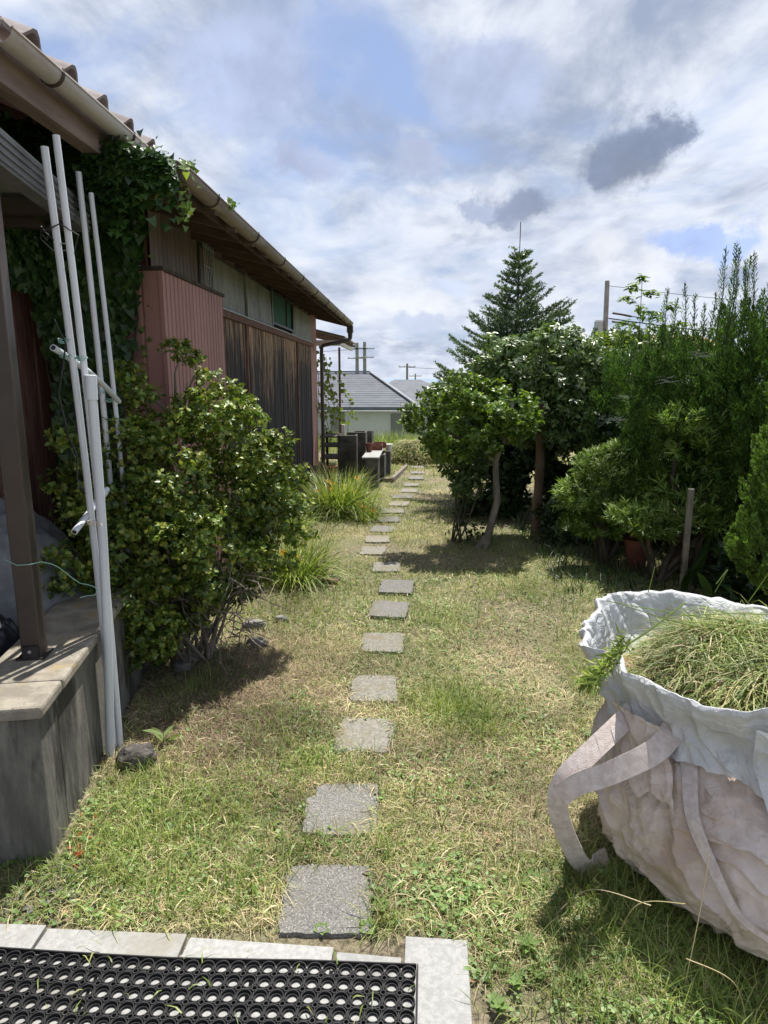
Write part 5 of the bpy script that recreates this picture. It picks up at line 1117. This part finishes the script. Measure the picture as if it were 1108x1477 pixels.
shrub('dark ground hugging shrub at the right edge below the juniper column', (3.05, 4.9), [(0, 0, .3, .45, .3, .35), (.4, .2, .6, .4, .4, .5), (-.3, .3, .25, .35, .25, .25)], 90, 1100, 6, .065, M_dark)
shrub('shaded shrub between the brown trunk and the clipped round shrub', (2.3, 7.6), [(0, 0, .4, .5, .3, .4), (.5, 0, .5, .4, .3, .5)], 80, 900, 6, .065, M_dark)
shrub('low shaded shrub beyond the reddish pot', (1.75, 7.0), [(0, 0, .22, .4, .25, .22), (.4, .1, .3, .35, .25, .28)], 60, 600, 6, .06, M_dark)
# feathery saplings against the sky
def feather(label, c, h, n):
    t = thing('young_sapling', label, 'sapling', c); m = MB(); P_ = []; F_ = []
    top_ = Vector((random.uniform(-.05, .05), 0, h)); m.tube(curve((0, 0, 0), top_, 8, .02), list(np.linspace(.014, .003, 9)), 5)
    for k in range(n):
        z = h * (.55 + .45 * k / n); a = k * 2.4; L = random.uniform(.18, .34) * (1.15 - .5 * k / n); e = Vector((math.cos(a) * L, math.sin(a) * L * .6, z + L * .25)); pts = [Vector((0, 0, z)).lerp(e, s) + Vector((0, 0, .05 * math.sin(PI * s))) for s in np.linspace(0, 1, 5)]; m.tube(pts, .002, 4)
        for p in pts[1:]:
            for q_ in range(9): P_.append(p + Vector((random.gauss(0, .02), random.gauss(0, .02), random.gauss(0, .015)))); F_.append((math.cos(a) + random.gauss(0, .8), math.sin(a) + random.gauss(0, .8), random.uniform(-.6, .1)))
    m.build('stem', M_barkd, t); P_ = np.array([tuple(p) for p in P_]); leafmesh('leaves', LEAF, P_, np.array(F_), np.tile((0, 0, 1.), (len(P_), 1)), R.uniform(.06, .10, len(P_)), M_citrus, t, width=.8)
feather('tall feathery sapling rising above the shrubs right of the leaning pole', (2.55, 8.0, 0), 2.88, 16)
feather('shorter feathery sapling left of the juniper tops', (2.85, 8.0, 0), 2.60, 11)

# junipers: plumes of scale foliage
def juniper(label, c, cols, leaders, nplume, mat=M_juni, pl=(.18, .34), per=120, seed=0):
    """cols: ellipsoid list; plumes are flame shaped tufts pointing up and out"""
    t = thing('juniper', label, 'juniper', (*c, 0), 0, 'junipers along the right side'); cc, d = blob_points(cols, nplume, .86)
    P_ = []; F_ = []; S_ = []
    for i in range(nplume):
        ax = nrm(d[i] * .50 + np.array([0, 0, 1.0]) + R.normal(0, .13, 3)); L = R.uniform(*pl); n_ = per; tt = R.random(n_) ** .8
        rad = .24 * L * np.sin(np.clip(tt * .85 + .12, 0, 1) * PI) ** .8 * (1 - .55 * tt); rv = sph(n_); rv = nrm(rv - (rv * ax).sum(1, keepdims=True) * ax)
        P_.append(cc[i] + ax * (tt[:, None] - .5) * L + rv * rad[:, None] * R.uniform(.55, 1, (n_, 1))); F_.append(nrm(ax * 1.1 + rv * .55)); S_.append(R.uniform(.018, .034, n_))
    leafmesh('foliage', SLIM, np.concatenate(P_), np.concatenate(F_), sph(nplume * per), np.concatenate(S_), mat, t, width=2.1)
    P_ = []; F_ = []; S_ = []; m = MB()
    for (x, y, z, L, lx) in leaders:
        a = Vector((x, y, z)); e = a + Vector((lx * L, random.uniform(-.05, .05) * L, L)); m.tube([a, a.lerp(e, .5) + Vector((.02 * L, 0, 0)), e], [.006, .004, .0015], 4)
        for k in range(int(L / .028)):
            s = k / (L / .028); p = np.array(a.lerp(e, s)); w = .085 * (1 - s) ** .7 + .012
            for q_ in range(3):
                az_ = R.uniform(0, 2 * PI); dr = nrm(np.array([math.cos(az_) * .55, math.sin(az_) * .55, 1.])); nl = 7
                tt = np.linspace(0, 1, nl)[:, None]; P_.append(p + dr * w * tt); F_.append(nrm(dr + R.normal(0, .3, (nl, 3)))); S_.append(np.full(nl, .022))
    if P_:
        P_ = np.concatenate(P_); leafmesh('leader_sprays', SLIM, P_, np.concatenate(F_), sph(len(P_)), np.concatenate(S_), mat, t, width=1.6); m.build('leader', M_barkd, t, kind='stuff')
    tk = MB().tube([(0, 0, -.05), (.02, 0, .8), (0, 0, 1.6)], [.06, .05, .02], 8).build('trunk', M_barkb, t)
    return t
juniper('nearest tall juniper in the hedge at the right edge of the photo', (3.0, 5.7), [(-.05, 0, 1.0, .5, .45, .6), (0, 0, 1.55, .5, .45, .55), (-.1, -.1, 1.9, .42, .4, .40), (.25, 0, 2.0, .40, .4, .38), (-.3, -.1, 1.5, .3, .3, .5)],
        [(-.25 + .09 * q_ * (-1) ** q_ + .06 * q_, random.uniform(-.15, .1), 2.0 + .03 * (q_ % 3), .62 + .2 * ((q_ * 7) % 5) / 5, random.uniform(-.1, .14)) for q_ in range(13)], 560, per=170)
juniper('middle juniper of the hedge with upright feathery tops', (2.45, 6.1), [(0, 0, 1.1, .42, .4, .5), (0, 0, 1.5, .42, .4, .45), (-.1, 0, 1.78, .35, .35, .32), (.25, 0, 1.9, .3, .3, .32), (-.3, -.05, 1.3, .25, .3, .5)],
        [(-.38 + .085 * q_, random.uniform(-.12, .1), 1.82 + .03 * (q_ % 3), .50 + .28 * ((q_ * 3) % 5) / 5, random.uniform(-.08, .16)) for q_ in range(9)], 480, per=170)
juniper('left end juniper of the hedge, behind the round clipped shrub', (2.05, 6.9), [(0, 0, .9, .3, .3, .45), (.05, 0, 1.35, .32, .3, .4), (.1, 0, 1.7, .26, .26, .3)], [(.1, 0, 1.75, .3, 0), (.2, 0, 1.7, .25, .1)], 240, per=110)
juniper('back juniper showing between the glossy tree and pale shrub', (2.35, 9.0), [(0, 0, 1.6, .4, .3, .5), (.1, 0, 2.0, .3, .3, .3)], [], 180, per=110)
juniper('clipped front juniper column cut off by the right photo edge', (2.55, 4.35), [(-.05, 0, .62, .38, .35, .28), (.0, 0, .95, .33, .33, .3), (-.02, 0, 1.25, .32, .32, .3), (.02, 0, 1.6, .30, .3, .3), (.1, 0, 1.85, .24, .26, .22)],
        [(-.12, 0, 1.80, .42, -.15), (.05, -.1, 1.9, .35, 0)], 620, M_junib, pl=(.10, .18), per=130)

# podocarpus cloud shrubs
def podo(label, c, pads, nros, size=.085, mat=M_podo, trunk=True):
    t = thing('podocarpus', label, 'shrub', (*c, 0), 0, 'podocarpus shrubs at the right'); cc, d = blob_points(pads, nros, .72)
    d = nrm(d * .7 + np.array([0, 0, .8]) + R.normal(0, .25, d.shape)); p, f, u, s = rosettes(cc, d, 14, size, .85, .45, .5)
    leafmesh('foliage', SLIM, p, f, u, s, mat, t, width=.95)
    m = MB()
    for b_ in pads: m.tube(curve((0, 0, -.03), b_[:3], 7, .10), list(np.linspace(.035, .010, 8)), 6)
    m.build('trunk', M_barkd, t); return t
podo('round cloud clipped shrub with bright tips above the reddish pot', (1.80, 6.15), [(0, 0, .88, .33, .3, .20), (-.22, -.05, .66, .28, .25, .15), (.25, -.05, .72, .28, .25, .16), (0, -.1, .58, .34, .28, .14), (-.1, -.15, .42, .36, .2, .12), (.06, -.05, 1.05, .14, .14, .08)], 1000, .075)
podo('low spreading clipped shrub with a pale green pad in front of the stake', (2.10, 5.6), [(-.12, -.1, .52, .26, .2, .10), (.15, 0, .60, .3, .2, .10), (.5, .1, .52, .28, .2, .10), (-.3, -.05, .58, .16, .15, .08), (.6, .1, .38, .2, .2, .07)], 450, .08)
podo('tall shaded shrub of strap leaves behind the stake', (2.5, 5.75), [(0, 0, 1.15, .36, .25, .16), (-.25, 0, 1.38, .22, .22, .10), (.2, 0, .95, .34, .25, .14), (-.1, .05, .80, .38, .25, .14), (.1, .1, 1.35, .3, .25, .12)], 460, .09)
# reddish pot, stake, aspidistra
t = thing('plant_pot', 'large reddish brown clay pot half hidden under the clipped shrub', 'pot', (2.06, 6.02, 0)); MB().lathe([(.001, 0), (.075, 0), (.115, .24), (.125, .24), (.13, .285), (.11, .285), (.10, .25), (.001, .24)], 20).build('pot_body', M_terra, t, True)
o = MB().box((-.02, -.02, -.05), (.02, .02, .87)).build('garden_stake', M_bark, bevel=.006); o.location = (2.19, 5.27, 0); o.rotation_euler = (0, 0, .2); tag(o, 'weathered square stake standing in front of the dark shrubs at the right', 'stake')
asp = thing('aspidistra', 'broad dark strap leaves in deep shade below the juniper column', 'plant', (2.5, 5.2, 0))
for k in range(15):
    a = random.uniform(0, 2 * PI); L = random.uniform(.28, .5); w = random.uniform(.04, .06); ln = random.uniform(.15, .9); bx_, by_ = random.uniform(-.4, .3), random.uniform(-.25, .25); m = MB(); V = []
    for s in np.linspace(0, 1, 7):
        q = L * s; h = q * math.cos(ln * s * 1.3); r_ = q * math.sin(ln * s * 1.3); ww = w * max(.08, math.sin(PI * min(1, s * .9 + .08)) ** .7)
        for sg in (-1, 0, 1): V.append((bx_ + math.cos(a) * r_ - math.sin(a) * ww * sg, by_ + math.sin(a) * r_ + math.cos(a) * ww * sg, h - abs(sg) * .0 + (.008 if sg else 0)))
    m.raw(V, [(i * 3 + j, i * 3 + j + 1, i * 3 + j + 4, i * 3 + j + 3) for i in range(6) for j in (0, 1)]).build('leaf', M_broad, asp, True)
# shaded low ground cover at right
n = 1800; p = np.stack([R.uniform(1.2, 3.2, n), R.uniform(5.2, 8.2, n)], 1)
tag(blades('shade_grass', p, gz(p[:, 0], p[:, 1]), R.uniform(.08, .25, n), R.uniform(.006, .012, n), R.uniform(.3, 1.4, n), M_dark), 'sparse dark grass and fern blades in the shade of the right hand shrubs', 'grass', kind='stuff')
# spider webs
wb = MB()
def web(x, y, z, s, label):
    m = MB()
    for k in range(7):
        a = random.uniform(-.5, .5); c0 = Vector((x + random.gauss(0, s * .3), y + random.gauss(0, s * .2), z + random.gauss(0, s * .12))); d_ = Vector((math.cos(a), random.uniform(-.3, .3), math.sin(a) * .6)) * s * random.uniform(.5, 1.1)
        m.tube([c0 - d_, c0 + Vector((0, 0, -.006)), c0 + d_], .0005, 3)
    tag(m.build('spider_web', M_web), label, 'spider web', 'spider webs in the juniper hedge')
web(2.20, 5.35, 1.91, .09, 'topmost small spider web on the juniper hedge'); web(2.02, 5.55, 1.72, .08, 'small spider web below and left of the topmost one'); web(1.85, 6.0, 1.58, .08, 'spider web on the left juniper'); web(1.80, 6.0, 1.38, .09, 'lowest spider web above the clipped shrub')

# ------------------------------------------------------------------ big bag of cut grass
BC = np.array([1.27, 2.33])
bag = thing('garden_waste_bag', 'big slumped beige and white woven bag overflowing with cut grass', 'bag', (BC[0], BC[1], 0))
nt, nz_ = 640, 220
th = np.linspace(0, 2 * PI, nt, endpoint=False)
def shear(z): return np.interp(z, [0, .2, .35, .55, .62], [.08, .08, .06, .01, 0]), np.interp(z, [0, .1, .22, .35, .45, .55, .62], [-.13, -.17, -.20, -.165, -.11, -.04, 0])
def ridge(a, b, seed): return 1 - np.abs(2 * fbm(a, b, 0, seed, 5) - 1)
def cloth_lathe(name, prof, mat, fold=.02, seed=1, nzz=nz_, zjit=.0, xo=0, fs=1.0):
    prof = np.array(prof, float); s = np.linspace(0, 1, len(prof)); q = np.linspace(0, 1, nzz); r0 = np.interp(q, s, prof[:, 0]); z0 = np.interp(q, s, prof[:, 1])
    # smooth the profile
    for _ in range(6): r0[1:-1] = (r0[:-2] + r0[2:] + 2 * r0[1:-1]) / 4; z0[1:-1] = (z0[:-2] + z0[2:] + 2 * z0[1:-1]) / 4
    T_, Q = np.meshgrid(th, q); Rr = np.repeat(r0[:, None], nt, 1); Z = np.repeat(z0[:, None], nt, 1)
    cx, cy = np.cos(T_), np.sin(T_)
    lump = fbm(cx * 1.3 + 5, cy * 1.3, Z * 1.5, seed, 3) - .5
    wx_ = fbm(cx * 2.5, cy * 2.5, Z * 3, seed + 21, 3) - .5; wy_ = fbm(cx * 2.5 + 7, cy * 2.5, Z * 3, seed + 22, 3) - .5
    def crease(f1, f2, sd_, pw): return (1 - np.abs(2 * vn(cx * f1 + wx_ * 5, cy * f1 + wy_ * 5, Z * f2 + (wx_ + cx * .4) * 6, sd_) - 1)) ** pw
    d = fold * (1.1 * (crease(1.6, 5, seed + 3, 4) - .3) + .50 * (crease(3.2, 13, seed + 5, 5) - .25) + .20 * (crease(8, 24, seed + 7, 5) - .25) + .10 * (crease(20, 44, seed + 9, 4) - .3))
    pl_ = np.clip((Z - .30) / .25, 0, 1) * np.clip((.64 - Z) / .05, 0, 1); d = d + (.007 * np.sin(T_ * 34 + 9 * wx_) + .005 * np.sin(T_ * 61 + 14 * wy_)) * pl_; Rr = Rr * (1 + .10 * lump) + d
    Z = Z + zjit * (fbm(cx * 1.6, cy * 1.6, 2., seed + 11, 3) - .5) * (Q if zjit > 0 else 1)
    OX, OY = shear(Z); V = np.stack([Rr * cx + OX, Rr * cy + OY, Z], -1).reshape(-1, 3); i = np.arange(nzz * nt).reshape(nzz, nt); j = np.roll(i, -1, 1)
    F = np.stack([i[:-1], j[:-1], j[1:], i[1:]], -1).reshape(-1, 4)
    return npobj(name, V, F, mat, bag, None, True), Rr, Z
body, RB, ZB = cloth_lathe('body', [(.02, -.0), (.50, .0), (.58, .05), (.64, .13), (.668, .23), (.655, .34), (.605, .43), (.545, .50), (.50, .58)], M_bagb, .027, 4)
# white collar: outer skin, rolled rim, lining
collar, RC, ZC = cloth_lathe('collar', [(.555, .535), (.545, .59), (.56, .65), (.59, .71), (.60, .755), (.592, .772), (.578, .765), (.56, .73), (.545, .68), (.53, .60), (.50, .55)], M_bagw, .019, 12, 150, 0, 0, 1.4)
me = collar.data; co_ = np.zeros(len(me.vertices) * 3, np.float32); me.vertices.foreach_get('co', co_); co_ = co_.reshape(-1, 3)
a_ = np.arctan2(co_[:, 1], co_[:, 0]); wgt = np.clip((co_[:, 2] - .57) / .2, 0, 1)
ca, sa = np.cos(a_), np.sin(a_)
co_[:, 2] += wgt * (.03 * np.sin(a_ - .9) + .025 * np.sin(3 * a_ + 1.0) + .13 * (fbm(ca * 3, sa * 3, 0, 91, 3) - .5) + .016 * (fbm(ca * 9, sa * 9, 0, 92, 3) - .5)) - .02 * wgt
co_[:, 0] += ca * wgt * .13 * (fbm(ca * 4, sa * 4, 0, 95, 3) - .5); co_[:, 1] += sa * wgt * .13 * (fbm(ca * 4, sa * 4, 0, 95, 3) - .5)
lowe = np.clip((.62 - co_[:, 2]) / .1, 0, 1) * (np.hypot(co_[:, 0], co_[:, 1]) > .535); co_[:, 2] -= lowe * .10 * (fbm(ca * 7, sa * 7, 0, 93, 4) - .35)
low = (a_ < -PI * .35) & (a_ > -PI * .8); 
me.vertices.foreach_set('co', co_.ravel()); me.update()
# flap hanging over the front, ragged lower edge
def flap(name, a0, a1, ztop, drop, mat, seed, off=.02, n=110, m_=70):
    A = np.linspace(a0, a1, n); q = np.linspace(0, 1, m_); AA, QQ = np.meshgrid(A, q); edge = drop * (.72 + .50 * fbm(np.cos(AA) * 6, np.sin(AA) * 6, 0, seed, 4)) * (1 + .12 * vn(AA * 26, 0, 0, seed + 1)); Z = ztop - QQ * edge
    base_r = np.interp(Z, [.0, .05, .13, .22, .33, .43, .52, .60, .66, .72, .78], [.50, .58, .64, .665, .655, .61, .57, .56, .575, .60, .605]); lump = fbm(np.cos(AA) * 1.3 + 5, np.sin(AA) * 1.3, Z * 1.5, 4, 3) - .5
    wr = (1 - np.abs(2 * vn(np.cos(AA) * 9 + Z * 4, np.sin(AA) * 9, Z * 16, seed + 5) - 1)) ** 3; wr2 = (1 - np.abs(2 * vn(np.cos(AA) * 22 + Z * 4, np.sin(AA) * 22, Z * 30, seed + 6) - 1)) ** 3; rr = base_r * (1 + .10 * lump) + off + .016 * wr + .006 * wr2 + .01 * QQ
    OX, OY = shear(Z); V = np.stack([rr * np.cos(AA) + OX, rr * np.sin(AA) + OY, Z], -1).reshape(-1, 3); i = np.arange(n * m_).reshape(m_, n)
    o = npobj(name, V, np.stack([i[:-1, :-1], i[:-1, 1:], i[1:, 1:], i[1:, :-1]], -1).reshape(-1, 4), mat, bag, None, True); return o
flap('front_flap', -2.05, -1.0, .73, .22, M_bagw, 31, .034)
flap('side_gusset', -2.85, -2.50, .62, .20, M_bagb, 41, .02)
# seam binding running down and round the belly
def surf(a, z, off=.020):
    i = int(np.argmin(np.abs(ZB[:, 0] - z) + (np.arange(len(ZB)) < 20) * 9)); k = int((a % (2 * PI)) / (2 * PI) * nt) % nt; r = RB[i, k] + off; OX, OY = shear(z); return Vector((r * math.cos(a) + float(OX), r * math.sin(a) + float(OY), z))
def strip(name, pts, w, mat, th_=.006, up=None):
    m = MB(); V = []; n_ = len(pts)
    for i, p in enumerate(pts):
        d_ = (pts[min(i + 1, n_ - 1)] - pts[max(i - 1, 0)]).normalized(); nr = Vector((p.x, p.y, .15)).normalized() if up is None else up(i, p); s_ = d_.cross(nr).normalized() * ((w(i / (n_ - 1)) if callable(w) else w) / 2); nn2 = s_.cross(d_).normalized() * th_
        V += [p - s_, p + s_, p + s_ + nn2, p - s_ + nn2]
    F = [(i * 4 + a, i * 4 + (a + 1) % 4, i * 4 + 4 + (a + 1) % 4, i * 4 + 4 + a) for i in range(n_ - 1) for a in range(4)]; F += [(3, 2, 1, 0), tuple(4 * (n_ - 1) + k for k in range(4))]
    return m.raw(V, F).build(name, mat, bag, True)
def smoothpath(P_, n=40):
    P_ = [Vector(p) for p in P_]; out = []
    for i in range(len(P_) - 1):
        p0 = P_[max(i - 1, 0)]; p1 = P_[i]; p2 = P_[i + 1]; p3 = P_[min(i + 2, len(P_) - 1)]
        for k in range(n // (len(P_) - 1) + 1):
            t_ = k / (n // (len(P_) - 1) + 1); out.append(.5 * ((2 * p1) + (-p0 + p2) * t_ + (2 * p0 - 5 * p1 + 4 * p2 - p3) * t_ ** 2 + (-p0 + 3 * p1 - 3 * p2 + p3) * t_ ** 3))
    return out + [P_[-1]]
A1 = [(-2.48, .61), (-2.46, .52), (-2.42, .42), (-2.36, .34), (-2.27, .26), (-2.15, .215), (-2.0, .185), (-1.85, .17), (-1.6, .17), (-1.3, .18), (-1.0, .19)]
strip('seam_binding', smoothpath([surf(a, z) for a, z in A1], 90), .014, M_seam, .008)
strip('strap', smoothpath([surf(a, z, .024) for a, z in [(-2.47, .66), (-2.46, .60), (-2.45, .52), (-2.42, .43), (-2.36, .34), (-2.27, .26), (-2.17, .222)]], 60), lambda t: .080 - .068 * t ** .8, M_strap, .005)
# loop strap hanging at the left side
lp = [(-.52, -.22, .60), (-.60, -.28, .56), (-.70, -.34, .50), (-.765, -.37, .45), (-.795, -.38, .385), (-.785, -.37, .30), (-.74, -.34, .18), (-.69, -.31, .08), (-.64, -.27, .035), (-.57, -.22, .03)]
upf = lambda i, p: Vector((-.35, -.9, .35)).normalized()
strip('loop_strap', smoothpath(lp, 70), .066, M_strap, .005, upf)
strip('loop_strap', smoothpath([(-.40, -.30, .61), (-.50, -.40, .565), (-.64, -.415, .49), (-.74, -.405, .44), (-.79, -.39, .385)], 40), lambda t: .074 - .01 * t, M_strap, .005, upf)
# contents
gc = thing('cut_grass_pile', 'fresh and drying cut grass heaped inside the open bag', 'cut grass', (BC[0], BC[1], .505))
n = 60; u = np.linspace(-1, 1, n); U, V_ = np.meshgrid(u, u); rr = np.sqrt(U ** 2 + V_ ** 2); sc_ = np.minimum(1, 1 / np.maximum(rr, 1e-6)); U2, V2 = U * sc_, V_ * sc_
mh = lambda a, b: .17 * np.clip(1 - a * a - b * b, 0, 1) ** .7 + .11 * (fbm(a * 3.5, b * 3.5, 0, 5) - .25)
i = np.arange(n * n).reshape(n, n); npobj('heap', np.stack([U2 * .52, V2 * .52, mh(U2, V2)], -1).reshape(-1, 3), np.stack([i[:-1, :-1], i[:-1, 1:], i[1:, 1:], i[1:, :-1]], -1).reshape(-1, 4), M_litter, gc, smooth=True)
for mt, n, lo_, hi_, ln0 in ((M_grass, 6500, .04, .26, 1.15), (M_dry, 4200, .04, .24, 1.25), (M_brownclip, 1800, .04, .16, 1.2), (M_lush, 2600, .06, .34, .95)):
    a = R.uniform(0, 2 * PI, n); q = np.sqrt(R.random(n)) * .97; U = q * np.cos(a); V_ = q * np.sin(a)
    blades('clippings', np.stack([U * .47, V_ * .47], 1), mh(U, V_) + R.uniform(.01, .04, n), R.uniform(lo_, hi_, n) * np.clip(1.5 - 1.25 * q, .3, 1), R.uniform(.0018, .0062, n), R.uniform(ln0, 1.6, n), mt, gc, 'stuff', 5)
# long stalks over the rim
def stalks(name, label, lst, mat, w=.004):
    m = MB()
    for P_ in lst: m.tube(smoothpath(P_, 16), w / 2, 4)
    return tag(m.build(name, mat, smooth=True), label, 'grass stalks')
stalks('long_stalks', 'long pale stalks lying across the heap and over the bag rim', [[(.80, 2.45, .86), (.95, 2.3, .85), (1.15, 2.15, .84), (1.35, 1.98, .78), (1.5, 1.9, .72)], [(.95, 2.35, .84), (1.2, 2.2, .86), (1.45, 2.05, .82)], [(1.0, 2.4, .84), (1.3, 2.3, .88), (1.6, 2.1, .84)], [(.75, 2.5, .86), (1.0, 2.42, .84), (1.3, 2.36, .82)], [(1.28, 2.75, .82), (1.31, 2.72, .93), (1.25, 2.68, .88)], [(1.4, 2.7, .8), (1.45, 2.66, .95), (1.40, 2.6, 0.99)], [(1.02, 2.8, .8), (1.02, 2.75, .93)], [(1.05, 1.95, .80), (1.0, 1.85, .84), (.98, 1.9, .95)]], M_lush)
stalks('standing_stalks', 'thin dry stalks standing in the grass in front of the bag', [[(.78, 1.62, 0), (.79, 1.60, .25), (.80, 1.60, .45)], [(.62, 1.75, 0), (.66, 1.70, .2), (.76, 1.62, .28)], [(.45, 1.85, 0), (.55, 1.8, .16), (.70, 1.7, .2)], [(.5, 1.9, 0), (.42, 1.95, .18), (.3, 2.0, .24)], [(.56, 2.1, .0), (.58, 2.08, .3), (.60, 2.1, .5)], [(.9, 1.5, 0), (.85, 1.5, .15), (.72, 1.5, .22)]], M_dry, .003)
def sprig(label, path, nl, size, mat, T, w=1.0, name='weed_sprig'):
    path = smoothpath(path, 20); b0 = path[0].copy(); t = thing(name, label, 'weed', b0); MB().tube([p - b0 for p in path], .0025, 5).build('stem', M_pale if mat != M_dark else M_barkd, t)
    V0, F0 = T
    for k in range(nl):
        p = path[int((k + .5) / nl * (len(path) - 1))] - b0; fw = Vector((random.gauss(0, 1), random.gauss(-.3, .8), random.gauss(-.2, .6))).normalized(); upv = Vector((random.gauss(0, .4), -.6, 1)).normalized(); sd_ = fw.cross(upv).normalized(); nn2 = sd_.cross(fw); s = size * random.uniform(.7, 1.2)
        MB().raw([p + s * (sd_ * (v[0] * w) + fw * v[1] + nn2 * v[2]) for v in V0], F0.tolist()).build('leaf', mat, t)
sprig('dark leafy twig hanging over the front rim of the bag', [(1.32, 1.98, .86), (1.2, 1.80, .83), (1.12, 1.72, .80), (1.06, 1.67, .74), (1.10, 1.64, .66)], 26, .045, M_dark, LEAF, 1.0)
sprig('second dark leafy twig trailing down the white flap', [(1.35, 1.9, .82), (1.26, 1.72, .76), (1.22, 1.64, .68), (1.25, 1.62, .58)], 14, .045, M_dark, LEAF, .9)
# fine-leaved bright spray on the left rim
fs = thing('feathery_weed', 'bright feathery weed spray lying over the left rim of the bag', 'weed', (.66, 2.12, .80))
MB().tube(smoothpath([(-.06, -.10, -.03), (.04, -.02, .03), (.16, .08, .06), (.34, .25, .10)], 16), .0035, 5).build('stem', M_pale, fs)
n = 420; tt = R.random(n) ** 1.3; bp = np.stack([-.10 + .16 * tt, -.13 + .13 * tt, -.05 + .10 * tt], 1) + R.normal(0, .012, (n, 3))
leafmesh('leaves', SLIM, bp, nrm(np.array([-.6, -.5, -.15]) + R.normal(0, .45, (n, 3))), sph(n), R.uniform(.03, .06, n), M_lush, fs, width=.9)
